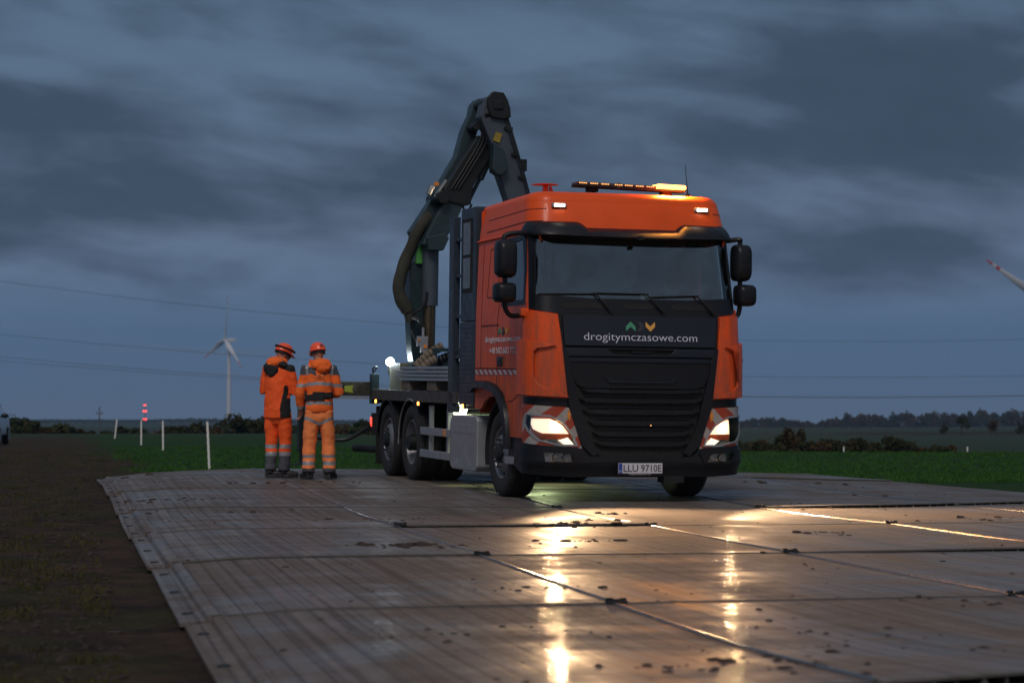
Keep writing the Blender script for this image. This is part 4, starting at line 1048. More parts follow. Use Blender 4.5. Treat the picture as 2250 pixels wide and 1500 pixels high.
def spot(name, loc, target, energy, color, size, blend, rad, parent=None):
    l = bpy.data.objects.new(name, bpy.data.lights.new(name, 'SPOT')); COL.objects.link(l)
    l.location = loc; l.rotation_euler = (Vector(target) - Vector(loc)).to_track_quat('-Z', 'Y').to_euler()
    l.data.energy = energy; l.data.color = color; l.data.spot_size = radians(size); l.data.spot_blend = blend; l.data.shadow_soft_size = rad
    if parent: l.parent = parent
    return l
for s_ in (-1, 1):
    spot('headlight_beam', (s_ * 1.03, -.12, .84), (s_ * 1.15 + 2.6, -9, .45), 1500, (1, .62, .32), 88, .95, .022, truck)
spot('work_lamp_beam', (-1.0, 3.5, .92), (-.4, 3.2, 0), 45, (.92, 1.0, .55), 150, .6, .06, truck)
spot('underside_lamp_beam', (.2, 4.4, .9), (.2, 3.2, 0), 45, (.85, 1.0, .5), 150, .6, .06, truck)

# ---- crane
cr = B(); prism(cr, [(-.78, 3.2), (-.69, 3.2), (-.68, 2.6), (-.64, 2.39), (-.62, 1.78), (-.62, 1.5), (-.80, 1.5), (-.84, 1.73), (-.88, 2.38), (-.88, 2.92), (-.80, 3.0)], 7.0, 7.3)
bx(cr, -.95, -.3, 6.75, 7.55, 1.165, 1.5); prism(cr, [(-.95, 1.5), (-.78, 1.6), (-.5, 1.62), (-.42, 1.5)], 6.8, 7.3)
crane = part('crane', cr, CRANEP, bevel=.012)
def cpart(name, bm, m, **k): return part(name, bm, m, crane, **k)
bm = B(); tube(bm, [(-.625, 6.85, 2.36), (-.62, 6.85, 3.26)], .118, 8); cpart('mast_sleeve', bm, CRANEG, ang=50)
bm = B(); tube(bm, [(-.63, 6.85, 1.70), (-.625, 6.85, 2.37)], .085, 20); cpart('mast_cylinder', bm, mat('bronze_steel_tube', (.13, .10, .065), .3, .8, .15, 6))
bm = B(); bx(bm, -.80, -.70, 6.95, 7.05, 2.95, 3.2); cpart('green_mark', bm, GREEN)
bm = B(); prism(bm, [(-.82, 3.24), (-.9, 3.39), (-.64, 3.79), (-.48, 4.08), (-.25, 4.47), (-.19, 4.7), (-.15, 4.85), (-.05, 5.06), (-.03, 5.19), (.04, 5.28), (.14, 5.30), (.13, 5.16), (.07, 5.02), (.08, 4.90), (.02, 4.71), (-.07, 4.57), (-.41, 4.02), (-.44, 3.8), (-.63, 3.48), (-.69, 3.26)], 6.9, 7.14)
cpart('inner_boom', bm, CRANEP, bevel=.015)
bm = B(); prism(bm, [(-.50, 3.98), (-.02, 4.74), (.06, 4.72), (.19, 4.55), (.15, 4.42), (.02, 4.2), (-.08, 4.02), (-.11, 3.77), (-.22, 3.76), (-.47, 3.81)], 6.62, 6.9)
cpart('boom_extension_box', bm, CRANED, bevel=.015)
bm = B(); prism(bm, [(-.79, 3.20), (-.63, 3.54), (-.44, 3.86), (-.18, 3.83), (-.27, 3.62), (-.42, 3.34), (-.52, 3.22), (-.69, 3.18)], 6.66, 6.9); prism(bm, [(-.72, 3.12), (-.50, 3.12), (-.42, 3.30), (-.50, 3.36), (-.74, 3.30)], 6.60, 7.0)
cpart('boom_knuckle', bm, CRANEP, bevel=.015)
for xx_, zz_, rr__ in ((-.52, 3.86, .09), (-.05, 4.86, .06), (.08, 5.18, .085)):
    bm = B(); cyl(bm, (xx_, 6.55, zz_), (xx_, 7.2, zz_), rr__, 18); cpart('pivot_pin', bm, CRANED, bevel=.006)
bm = B(); tube(bm, [(-.60, 6.72, 3.86), (-.44, 6.72, 4.10)], .035, 10); tube(bm, [(-.67, 6.8, 3.9), (-.62, 6.8, 4.02)], .05, 8); cpart('locking_ram', bm, CHROME)
bm = B(); box(bm, (-.58, 6.75, 4.05), (.06, .06, .05)); cpart('red_cap', bm, AMBER_OFF)
bm = B(); tube(bm, [(.24, 6.72, 4.58), (.04, 6.72, 4.14)], .055, 14); tube(bm, [(.05, 6.72, 4.16), (-.12, 6.72, 3.82)], .028, 12); cpart('boom_ram', bm, CRANEP)
bm = B(); tube(bm, smoothpath([(-.22, 6.7, 3.78), (-.18, 6.7, 3.70), (-.12, 6.7, 3.70), (-.08, 6.7, 3.78)], 4), .016, 8); cpart('lifting_eye', bm, CRANED)
bm = B(); prism(bm, [(.02, 5.25), (.11, 5.28), (.23, 5.29), (.31, 5.25), (.36, 5.11), (.36, 5.0), (.48, 4.65), (.69, 3.95), (.80, 3.55), (.44, 3.50), (.36, 3.86), (.24, 4.18), (.15, 4.54), (.02, 4.82), (-.05, 4.98)], 6.42, 6.70)
cpart('outer_boom', bm, CRANEG, bevel=.02)
bm = B(); prism(bm, [(.05, 5.25), (.12, 5.33), (.27, 5.32), (.33, 5.22), (.37, 5.10), (.38, 4.98), (.25, 4.95), (.09, 4.98), (.04, 5.12)], 6.36, 6.46); bx(bm, .12, .26, 6.34, 6.38, 5.08, 5.2); cpart('boom_head', bm, CRANED, bevel=.012)
bm = B(); prism(bm, [(.12, 4.62), (.10, 4.24), (.16, 4.18), (.24, 4.16), (.33, 4.25), (.28, 4.50)], 6.30, 6.5); cpart('ram_housing', bm, CRANEP, bevel=.02)
bm = B(); lathe(bm, [(0, 0), (.10, 0), (.10, .05), (.07, .07)], (.19, 6.4, 4.20), 'Z', 16); cpart('ram_collar', bm, CRANED)
bm = B(); box(bm, (.59, 6.5, 4.33), (.10, .16, .17)); box(bm, (.41, 6.5, 4.80), (.05, .12, .12)); cpart('boom_bolt_box', bm, CRANED, bevel=.015)
bm = B(); tube(bm, smoothpath([(-.62, 6.88, 3.62), (-.78, 6.9, 3.42), (-.85, 6.95, 3.24), (-.93, 7.0, 3.02), (-1.0, 7.0, 2.82), (-1.035, 7.0, 2.60), (-.985, 7.0, 2.42), (-.90, 7.0, 2.28), (-.86, 7.0, 2.14)], 5), [(.085, .085)] * 16 + [(.09, .09)] * 20 + [.07] * 5, 14)
for v_ in bm.verts: v_.co += Vector((1, 0, .3)) * .014 * noise.noise(v_.co * 9)
cpart('hose_sleeve', bm, HOSE)
for pts_, r_ in (([(-.88, 6.85, 2.22), (-.82, 6.8, 2.28), (-.76, 6.78, 2.32), (-.71, 6.75, 2.42), (-.70, 6.74, 2.55)], .020), ([(-.87, 6.85, 2.2), (-.78, 6.82, 2.15), (-.73, 6.8, 2.05), (-.72, 6.8, 1.95)], .020), ([(-.88, 6.9, 2.12), (-.87, 6.9, 2.0), (-.84, 6.8, 1.88), (-.81, 6.76, 1.82)], .014), ([(-.90, 6.98, 2.9), (-.88, 6.96, 2.78), (-.86, 6.94, 2.7)], .008)):
    bm = B(); tube(bm, smoothpath(pts_, 5), r_, 8); cpart('hydraulic_hose', bm, HOSEB)
bm = B(); box(bm, (-.76, 6.72, 1.86), (.15, .08, .14)); box(bm, (-.74, 6.70, 1.75), (.10, .06, .10)); box(bm, (-.75, 6.72, 1.98), (.03, .04, .14)); cpart('valve_block', bm, SILVER, bevel=.006)
bm = B(); box(bm, (-.82, 6.68, 1.88), (.03, .03, .03)); box(bm, (-.73, 6.665, 1.79), (.04, .02, .05)); cpart('valve_cap', bm, AMBER_OFF, bevel=.004)
def sleeve(p0, p1, r_, n_):
    bm = B(); pts_ = []
    P0, P1 = Vector(p0), Vector(p1)
    rr_ = []
    for q in range(n_ * 4 + 1):
        t_ = q / (n_ * 4); pts_.append(P0.lerp(P1, t_) + Vector((0, 0, .03 * sin(pi * t_)))); rr_.append(r_ * (1.0 if q % 4 in (1, 2, 3) else .72))
    tube(bm, pts_, rr_, 14); return bm
SLV = mat('tan_spiral_guard', (.15, .12, .085), .7, 0, .2, 10)
cpart('spiral_hose_guard', sleeve((-.88, 6.6, 1.50), (-.50, 6.6, 1.80), .065, 8), SLV); cpart('spiral_hose_guard', sleeve((-.86, 6.5, 1.44), (-.62, 6.5, 1.62), .06, 5), SLV)
cpart('spiral_hose_guard', sleeve((-.55, 6.6, 1.60), (-.15, 6.6, 1.70), .06, 9), CRANED)
bm = B(); bx(bm, -.66, -.60, 6.5, 6.56, 1.45, 1.75); bx(bm, -.66, -.05, 6.5, 6.56, 1.72, 1.77); bx(bm, -.5, .5, 6.6, 7.2, 1.17, 1.62); cpart('base_bracket', bm, CRANEP, bevel=.006)
bm = B(); tube(bm, smoothpath([(-.45, 6.45, 1.48), (-.38, 6.45, 1.52), (-.30, 6.45, 1.60), (-.22, 6.45, 1.66)], 4), .012, 6); cpart('grease_line', bm, ALU)
for dx_, ry_ in ((0, .014), (.05, .012), (.10, .010)):
    bm = B(); tube(bm, smoothpath([(-.40 + dx_, 6.60, 3.98), (-.22 + dx_, 6.58, 4.28), (-.03 + dx_, 6.56, 4.62), (.02 + dx_ * .6, 6.50, 4.84), (.03 + dx_ * .4, 6.40, 5.02)], 6), ry_, 7); cpart('boom_hose', bm, HOSEB)
for dx_ in (0, .035):
    bm = B(); tube(bm, smoothpath([(.30 + dx_, 6.40, 5.0), (.38 + dx_, 6.38, 4.7), (.52 + dx_, 6.38, 4.3), (.64 + dx_, 6.38, 3.9)], 5), .010, 7); cpart('boom_hose', bm, HOSEB)
for zx_, zz_ in ((.35, 4.82), (.46, 4.46), (.56, 4.15)):
    bm = B(); box(bm, (zx_, 6.40, zz_), (.12, .03, .04), Matrix.Rotation(radians(18), 3, 'Y').to_euler()); cpart('hose_clamp', bm, CRANED, bevel=.004)
bm = B(); box(bm, (.20, 6.405, 4.70), (.10, .01, .13), Matrix.Rotation(radians(18), 3, 'Y').to_euler()); cpart('warning_plate', bm, mat('dull_yellow_plate', (.30, .22, .03), .6, 0, .2, 9, (.05, .04, .03), .5))
# outrigger: beam, leg and foot on this side
bm = B(); bx(bm, -2.22, -1.14, 7.84, 8.06, 1.085, 1.29); ob = part('outrigger_beam', bm, WOOD if False else mat('scuffed_dark_beam', (.035, .036, .026), .6, .2, .5, 14, (.16, .16, .10), .55, bump=.5), bevel=.01)
bm = B(); bx(bm, -2.22, -1.14, 7.83, 8.07, 1.045, 1.072); part('beam_rail', bm, ALU, ob)
bm = B(); a_ = [(-1.60, 1.225), (-1.60, 1.145), (-1.47, 1.130), (-1.49, 1.18), (-1.47, 1.235)]; prism(bm, a_, 7.832, 7.842); part('beam_arrow_mark', bm, YELLOWG, ob)
bm = B(); bx(bm, -2.24, -2.10, 7.87, 8.01, .30, 1.28); tube(bm, [(-2.17, 7.94, .12), (-2.17, 7.94, .34)], .05, 14); ol = part('outrigger_leg', bm, CRANED, bevel=.008)
bm = B(); lathe(bm, [(0, .03), (.07, .03), (.08, .02), (.17, .012), (.17, 0), (0, 0)], (-2.17, 7.94, .105), 'Z', 20); part('foot_plate', bm, CRANED, ol)
bm = B(); tube(bm, smoothpath([(-1.24, 7.62, .68), (-1.36, 7.75, .58), (-1.55, 7.85, .47), (-1.75, 7.9, .46), (-2.0, 7.9, .50), (-2.1, 7.9, .56)], 6), .028, 10); part('supply_hose', bm, HOSEB)
# working light at the tail
bm = B(); tube(bm, [(-.98, 7.7, 1.4), (-.99, 7.68, 1.52)], .02, 8); wlh = part('work_lamp', bm, MATTE)
bm = B(); bmesh.ops.create_uvsphere(bm, u_segments=20, v_segments=12, radius=.060, matrix=Matrix.Translation((-.99, 7.62, 1.575))); part('lamp_lens', bm, WORKL, wlh)
wpt = bpy.data.objects.new('work_light', bpy.data.lights.new('work_light', 'POINT')); COL.objects.link(wpt); wpt.parent = truck
wpt.location = (-1.12, 7.72, 1.60); wpt.data.energy = 7; wpt.data.color = (.80, .95, 1.0); wpt.data.shadow_soft_size = .05
bm = B(); tube(bm, smoothpath([(-1.2, 7.75, 1.40), (-1.22, 7.7, 1.48), (-1.16, 7.7, 1.5), (-1.2, 7.72, 1.43)], 4), .012, 6); part('loose_cable', bm, HOSEB)

# ------------------------------------------------------------------ load on the deck (things resting there)
def local(p): return truck.matrix_basis @ Vector(p)
for q, (yy, y1, zz) in enumerate(((3.9, 6.35, 1.335), (3.9, 6.5, 1.385), (3.9, 6.5, 1.435), (3.9, 6.3, 1.485))):
    bm = B(); bx(bm, -1.15, 1.15, yy - 5, y1 - 5, -.016, .016)
    for e in (-1.15, 1.15): bx(bm, e - .02, e + .02, yy - 5, y1 - 5, -.019, .019)
    o = obj('steel_plate', bm, ALU, None, bevel=.006)
    o.matrix_world = Mt.to_4x4(); o.location = local((0, 5, zz)); o.rotation_mode = 'QUATERNION'; o.rotation_quaternion = Mt.to_quaternion()
    tag(o, 'flat grey metal plate on the truck deck, %s of the stack' % ['bottom one', 'second from the bottom', 'third from the bottom', 'top one'][q], 'plate', 'metal plates stacked on the truck deck')
for q, yy in enumerate((6.1, 4.75)):
    bm = B(); bx(bm, -1.15, 1.15, -.22, .22, -.05, .07)
    for x_ in (-.9, 0, .9): bx(bm, x_ - .1, x_ + .1, -.22, .22, -.07, -.05)
    o = obj('timber_bearer', bm, WOOD, None, bevel=.006); o.rotation_mode = 'QUATERNION'; o.rotation_quaternion = Mt.to_quaternion(); o.location = local((0, yy, 1.24))
    tag(o, 'weathered timber bearer under the plate stack, %s' % ('nearer the truck tail' if q == 0 else 'nearer the cab'), 'timber', 'timber bearers under the metal plates')

# ------------------------------------------------------------------ people
SKIN = mat('skin', (.42, .22, .15), .55, 0, .08, 20)
HIVIS = mat('fluorescent_orange_cloth', (1.0, .16, .02), .85, 0, .08, 12, bump=.3)
HIVIS2 = mat('faded_orange_cloth', (1.0, .26, .075), .88, 0, .08, 12, bump=.3)
HIVISD = mat('deep_orange_softshell', (1.0, .115, .014), .8, 0, .06, 10, bump=.2)
REFL = mat('grey_reflective_tape', (.30, .32, .34), .45, .2, .08, 12)
DGREY = mat('dark_grey_cloth', (.065, .07, .085), .85, 0, .15, 14)
BLACKC = mat('black_cloth', (.012, .012, .014), .85, 0, .2, 14)
BOOT = mat('black_boot_leather', (.016, .015, .015), .6, 0, .3, 20, (.05, .04, .03), .4)
HELM = mat('orange_helmet_shell', (1.0, .10, .025), .35, 0, .03, 6, coat=.4)
def ell(bm, c, r, rot=None):
    M = Matrix.Translation(c) @ (rot.to_4x4() if rot is not None else Matrix()) @ Matrix.Diagonal((*r, 1))
    bmesh.ops.create_uvsphere(bm, u_segments=20, v_segments=14, radius=1, matrix=M)
def fuse(name, bm, mats, parent, voxel=.009, sm=3, pick=None, wr=0.0, wf=12, seed=0):
    bmesh.ops.recalc_face_normals(bm, faces=bm.faces[:])
    me = bpy.data.meshes.new('t'); bm.to_mesh(me); bm.free()
    o = bpy.data.objects.new('t', me); COL.objects.link(o)
    r = o.modifiers.new('r', 'REMESH'); r.mode = 'VOXEL'; r.voxel_size = voxel
    m = o.modifiers.new('s', 'SMOOTH'); m.factor = .5; m.iterations = sm
    dg = bpy.context.evaluated_depsgraph_get(); me2 = bpy.data.meshes.new_from_object(o.evaluated_get(dg))
    bpy.data.objects.remove(o); bpy.data.meshes.remove(me)
    me2.name = name; me2.materials.clear()
    for mm in (mats if isinstance(mats, (list, tuple)) else [mats]): me2.materials.append(mm)
    if wr:
        ns_ = [v.normal.copy() for v in me2.vertices]
        for v, n_ in zip(me2.vertices, ns_):
            c = v.co
            q = noise.noise(Vector((c.x * wf * .8 + seed, c.y * wf * .8, c.z * wf))) + .5 * noise.noise(Vector((c.x * wf * 2 + seed, c.y * wf, c.z * wf * 2.2)))
            v.co = c + n_ * (q * wr)
    if pick:
        for p in me2.polygons: p.material_index = pick(p.center)
    me2.polygons.foreach_set('use_smooth', [True] * len(me2.polygons))
    ob = bpy.data.objects.new(name, me2); COL.objects.link(ob); ob.parent = parent
    return ob
def limb(bm, pts, rad, n=16): tube(bm, pts, rad, n)
def hand(bm, wrist, direc, up_, side):
    d_ = Vector(direc).normalized(); u_v = Vector(up_).normalized(); s_v = d_.cross(u_v).normalized() * side
    W_ = Vector(wrist)
    tube(bm, [W_, W_ + d_ * .04, W_ + d_ * .085], [(.026, .02), (.040, .017), (.038, .014)], 12)
    for q in range(4):
        L_ = (.070, .080, .075, .058)[q]; o_ = s_v * ((q - 1.5) * .019)
        p0 = W_ + d_ * .080 + o_; p1 = p0 + d_ * L_ * .5 - u_v * .008; p2 = p1 + d_ * L_ * .3 - u_v * L_ * .35; p3 = p2 + d_ * L_ * .05 - u_v * L_ * .3
        tube(bm, [p0, p1, p2, p3], [.0095, .009, .0082, .0065], 8)
    t0 = W_ + d_ * .03 - s_v * .034; tube(bm, [t0, t0 - s_v * .022 + d_ * .03 - u_v * .008, t0 - s_v * .022 + d_ * .058 - u_v * .02], [.013, .0105, .008], 8)
def worker(loc, rz, kind):
    root = empty('person', loc, (0, 0, rz))
    L = kind == 'left'; root.scale = (.93, .95, 1)
    # joints (figure faces +Y, away from the camera)
    hipz = .86; lean = .05
    if L:
        fl, fr = Vector((-.085, -.05, .09)), Vector((.075, .06, .09)); toe = Vector((.10, 1, 0)).normalized()
        el_l, wr_l = Vector((-.255, .04, 1.16)), Vector((-.06, .30, 1.20)); el_r, wr_r = Vector((.25, .05, 1.14)), Vector((.10, .32, 1.17))
        head = Vector((.03, .10, 1.635)); hrot = Matrix.Rotation(radians(-38), 3, 'Z') @ Matrix.Rotation(radians(-24), 3, 'X')
    else:
        fl, fr = Vector((-.15, .0, .09)), Vector((.145, .02, .09)); toe = Vector((.0, 1, 0))
        el_l, wr_l = Vector((-.275, .0, 1.13)), Vector((-.265, .08, .90)); el_r, wr_r = Vector((.285, .03, 1.13)), Vector((.16, .28, 1.10))
        head = Vector((-.015, .09, 1.645)); hrot = Matrix.Rotation(radians(24), 3, 'Z') @ Matrix.Rotation(radians(-18), 3, 'X')
    hl_, hr_ = Vector((-.10, 0, hipz)), Vector((.10, 0, hipz)); kl, kr = (hl_ + fl) / 2 + Vector((-.01, .03, .02)), (hr_ + fr) / 2 + Vector((.01, .03, .02))
    sl, sr = Vector((-.185, .02, 1.44)), Vector((.185, .02, 1.44))
    # body, one continuous skin surface
    bm = B()
    ell(bm, head + Vector((0, 0, .02)), (.076, .098, .108), hrot)
    ell(bm, head + hrot @ Vector((0, .035, -.055)), (.052, .062, .060), hrot)
    ell(bm, head + hrot @ Vector((0, .105, -.012)), (.013, .020, .022), hrot)
    ell(bm, head + hrot @ Vector((0, .092, -.052)), (.024, .010, .008), hrot)
    ell(bm, head + hrot @ Vector((0, .088, .022)), (.050, .014, .008), hrot)
    for s_ in (-1, 1):
        ell(bm, head + hrot @ Vector((s_ * .079, 0, -.008)), (.010, .020, .032), hrot)
        ell(bm, head + hrot @ Vector((s_ * .03, .092, .006)), (.012, .008, .009), hrot)
    tube(bm, [(0, .03, 1.42), (0, .04, 1.50), head + Vector((0, -.02, -.03))], [.066, .056, .056], 14)
    tube(bm, [(0, 0, .84), (0, 0, 1.0), (0, .0, 1.18), (0, .02, 1.36), (0, .025, 1.46)], [(.14, .10), (.13, .09), (.14, .10), (.16, .10), (.09, .06)], 16)
    for sh, e_, w_ in ((sl, el_l, wr_l), (sr, el_r, wr_r)): tube(bm, [Vector((sh.x * .5, sh.y, sh.z)), sh, sh.lerp(e_, .5), e_, e_.lerp(w_, .5), w_], [.05, .052, .045, .038, .036, .026], 12)
    for h_, k_, f_ in ((hl_, kl, fl), (hr_, kr, fr)): tube(bm, [h_, h_.lerp(k_, .5), k_, k_.lerp(f_, .5), f_], [.085, .075, .055, .052, .038], 12)
    hand(bm, wr_l, (wr_l - el_l) * .6 + Vector((.0, .05, 0)), (0, -.2, 1) if not (not L) else (.9, 0, .1), 1)
    hand(bm, wr_r, (wr_r - el_r) * .6 + Vector((0, .05, 0)), (0, -.2, 1), -1)
    fuse('body', bm, SKIN, root, .0065, 2)
    # trousers
    bm = B()
    tube(bm, [(0, 0, .70), (0, 0, .80), (0, 0, .92), (0, 0, 1.0)], [(.13, .09), (.178, .125), (.172, .12), (.15, .11)], 22)
    for h_, k_, f_ in ((hl_, kl, fl), (hr_, kr, fr)):
        r_ = [(.10, .115), (.102, .112), (.088, .095), (.083, .088), (.082, .088)] if L else [(.10, .118), (.106, .116), (.095, .104), (.092, .100), (.094, .104)]
        e_ = f_ + Vector((0, -.01, -.015)) if not L else f_ + Vector((0, -.005, .0))
        tube(bm, [h_ + Vector((0, 0, .04)), h_.lerp(k_, .5), k_, k_.lerp(f_, .55), e_], r_, 20)
    def pk(c):
        z = c.z
        if L:
            if .385 < z < .435 or .285 < z < .335: return 1
            if z < .285: return 2
            return 0
        if .275 < z < .315 or .175 < z < .225: return 1
        if z < .135: return 2
        zv = .79 - .075 * max(0, 1 - abs(c.x) / .17)
        return 1 if zv - .02 < z < zv + .022 else 0
    fuse('trousers', bm, [HIVISD if L else HIVIS2, REFL, DGREY], root, .009, 3, pk, .012, 8, 5 if L else 2)
    # jacket with sleeves
    bm = B()
    if L: tube(bm, [(0, 0, .79), (0, -.005, .90), (0, -.005, 1.10), (0, .0, 1.28), (0, .01, 1.40), (0, .02, 1.47), (0, .03, 1.53)], [(.205, .15), (.205, .15), (.19, .14), (.195, .14), (.185, .125), (.12, .095), (.07, .07)], 24)
    else: tube(bm, [(0, 0, .875), (0, 0, .93), (0, 0, 1.00), (0, 0, 1.10), (0, .0, 1.28), (0, .01, 1.40), (0, .02, 1.48), (0, .03, 1.53)], [(.19, .14), (.207, .155), (.195, .145), (.178, .13), (.195, .135), (.19, .125), (.12, .095), (.07, .07)], 24)
    for sh, e_, w_ in ((sl, el_l, wr_l), (sr, el_r, wr_r)):
        tube(bm, [Vector((sh.x * .45, sh.y, sh.z + .01)), sh + Vector((0, 0, -.005)), sh.lerp(e_, .5), e_ + Vector((0, -.01, 0)), e_.lerp(w_, .5), e_.lerp(w_, .93)], [.070, .078, .072, .069, .060, .048], 18)
    def arm_t(c, sh, e_):
        d_ = e_ - sh; return (c - sh).dot(d_) / d_.length_squared
    def pj(c):
        arm = abs(c.x) > .185 or c.y > .19
        if L:
            # black side panel on his right, black shoulder patch
            if c.z > 1.40 and c.x > .11 and c.z - 1.40 > (.24 - c.x) * .3: return 3
            if not arm or c.z < 1.05:
                if c.x > .115 + max(0, (c.z - .95)) * .16 and c.y < .12 and c.z < 1.22 and not (c.x > .21 and c.z > 1.06): return 3
            return 0
        if c.z > 1.385 - .06 * max(0, 1 - abs(c.x) / .12) and abs(c.x) > .05 and c.z < 1.47:
            return 1 if .155 < abs(c.x) < .195 or False else 2
        if abs(c.x) > .15 and c.z > 1.36: return 1 if abs(c.x) < .195 else 2
        dip = .015 * (1 - min(1, abs(c.x) / .17))
        if arm:
            if 1.205 < c.z < 1.25 and c.y < .16: return 1
            if c.x < 0 and .905 < c.z < .955: return 1
            return 0
        if 1.215 + dip < c.z < 1.262 + dip: return 1
        if .965 + dip < c.z < 1.008 + dip: return 1
        return 0
    fuse('jacket', bm, [HIVISD if L else HIVIS, REFL, DGREY, BLACKC], root, .009, 2, pj, .012, 8, 1 if L else 8)
    # hood lying on the back of the collar
    bm = B()
    if L:
        ell(bm, Vector((-.02, -.045, 1.535)), (.135, .105, .070), Matrix.Rotation(radians(18), 3, 'X')); ell(bm, Vector((-.06, -.06, 1.50)), (.08, .09, .06)); tube(bm, [(-.11, 0, 1.53), (-.05, .1, 1.53), (.05, .1, 1.54), (.12, 0, 1.53)], .045, 10)
    else:
        ell(bm, Vector((.03, -.055, 1.50)), (.150, .105, .085), Matrix.Rotation(radians(22), 3, 'X')); ell(bm, Vector((.05, -.09, 1.455)), (.105, .075, .07)); tube(bm, [(-.12, 0, 1.52), (-.05, .1, 1.53), (.05, .1, 1.54), (.12, 0, 1.52)], .045, 10)
    fuse('hood', bm, HIVIS, root, .008, 3, None, .014, 16, 3)
    if L:
        bm = B()
        ell(bm, Vector((-.05, -.105, 1.44)), (.125, .055, .085), Matrix.Rotation(radians(12), 3, 'Y')); ell(bm, Vector((-.03, -.12, 1.385)), (.065, .04, .055))
        ell(bm, Vector((.10, -.03, 1.50)), (.09, .085, .045), Matrix.Rotation(radians(20), 3, 'Y'))
        fuse('hood_lining', bm, BLACKC, root, .008, 3, None, .008, 14, 3)
    else:
        bm = B(); n_ = 28
        rg_ = [[(.188 * k1 * cos(a) + (0), .141 * k1 * sin(a), 1.075 + hh + .02 * cos(a)) for k1, hh in ((1.0, -.04), (1.045, -.04), (1.045, .045), (1.0, .045))] for a in [2 * pi * q / n_ for q in range(n_)]]
        rg_.append(rg_[0]); ring_loft(bm, rg_, cap=False); bmesh.ops.recalc_face_normals(bm, faces=bm.faces[:]); obj('belt', bm, BLACKC, root)
        bm = B(); box(bm, (-.01, -.150, 1.085), (.17, .03, .11)); box(bm, (.12, -.14, 1.085), (.10, .02, .04)); obj('belt_pouch', bm, BLACKC, root, bevel=.008)
        bm = B(); chv = [(-.09, 1.325), (.075, 1.335), (.075, 1.330), (-.09, 1.320)]
        prism(bm, chv, -.152, -.146); obj('jacket_lettering', bm, DGREY, root)
        for q, (x0, m_) in enumerate(((-.045, LOGOG), (-.01, LOGOK), (.028, LOGOY))):
            bm = B(); prism(bm, (up if q == 0 else (rt if q == 1 else dnn))(x0, .028, 1.345, 1.370), -.150, -.145); obj('jacket_emblem', bm, m_, root)
    # boots
    for f_ in (fl, fr):
        toe = Vector((.85, .53, 0)) if L else Vector((.42 if f_.x > 0 else -.42, .9, 0))
        bm = B(); b_ = Vector((f_.x, f_.y, 0))
        tube(bm, [b_ + Vector((0, -.01, .20)), b_ + Vector((0, -.01, .11)), b_ + Vector((0, -.01, .05))], [(.060, .066), (.058, .066), (.058, .066)], 16)
        tube(bm, [b_ - toe * .075 + Vector((0, 0, .045)), b_ + Vector((0, 0, .05)), b_ + toe * .09 + Vector((0, 0, .045)), b_ + toe * .175 + Vector((0, 0, .035)), b_ + toe * .20 + Vector((0, 0, .03))], [(.048, .048), (.056, .052), (.058, .048), (.052, .038), (.026, .024)], 16)
        tube(bm, [b_ - toe * .08 + Vector((0, 0, .012)), b_ + toe * .05 + Vector((0, 0, .012)), b_ + toe * .20 + Vector((0, 0, .012))], [(.056, .016), (.062, .016), (.050, .016)], 12)
        fuse('boot', bm, BOOT, root, .007, 2)
    # helmet with brim, cradle strap and the lamp strap or ear muffs' clip
    he = empty('helmet', head + Vector((0, 0, 0))); he.parent = root; he.rotation_euler = hrot.to_euler()
    bm = B(); rg_ = []
    for q in range(11):
        t_ = q / 10 * pi / 2; r_ = cos(t_) ** .85 if q < 10 else 0.02
        rg_.append([(.112 * r_ * cos(a), (.138 * r_ * sin(a)), .045 + .115 * sin(t_) + .004 * max(0, cos(a * 2)) * sin(2 * t_) - .02 * (sin(a) < 0) * (1 - q / 10) * abs(sin(a))) for a in [2 * pi * k_ / 36 for k_ in range(36)]])
    brim = [[(.118 * cos(a), .144 * sin(a) + (.045 * max(0, sin(a)) ** 2), .040 - .022 * (1 if sin(a) < 0 else 0) * abs(sin(a)) - .012 * max(0, sin(a))) for a in [2 * pi * k_ / 36 for k_ in range(36)]]]
    inner = [[(x * .93, y * .93, z - .004) for x, y, z in brim[0]]]
    ring_loft(bm, inner + brim + rg_); bmesh.ops.recalc_face_normals(bm, faces=bm.faces[:]); obj('helmet_shell', bm, HELM, he, ang=60)
    bm = B(); rg_ = [[(k1 * .098 * cos(a), k1 * .118 * sin(a), zz - (.012 if sin(a) < 0 else 0)) for a in [2 * pi * k_ / 30 for k_ in range(30)]] for k1, zz in ((.86, .0), (1, .0), (1, .038), (.86, .04))]
    ring_loft(bm, rg_); box(bm, (0, -.118, -.002), (.05, .02, .03)); bmesh.ops.recalc_face_normals(bm, faces=bm.faces[:]); obj('helmet_cradle', bm, BLACKC, he)
    if L:
        bm = B(); tube(bm, [(.125 * cos(a) * (1 if True else 1), .150 * sin(a), .082 + .012 * sin(a * 1)) for a in [2 * pi * k_ / 30 for k_ in range(31)]], .011, 8); box(bm, (-.09, -.10, .085), (.05, .03, .03)); obj('lamp_strap', bm, BLACKC, he)
    bm = B(); box(bm, (0, -.142, .078), (.035, .006, .025), Matrix.Rotation(-.3, 3, 'X').to_euler()); obj('helmet_badge', bm, DGREY, he)
    return root
p1_ = worker((-3.13, 30.6, 0), radians(-24), 'left'); p1_.location.z = hmat(-3.13, 30.6) + .014
tag(p1_, 'person in plain orange jacket with black hood lining and helmet strap, head bowed', 'person')
p2_ = worker((-2.55, 30.3, 0), radians(6), 'right'); p2_.location.z = hmat(-2.55, 30.3) + .014
tag(p2_, 'person in orange jacket with grey reflective bands and black waist belt, seen from behind', 'person')
bm = B(); box(bm, (0, 0, 0), (.21, .29, .008)); box(bm, (0, .002, .005), (.19, .26, .002), mi=1)
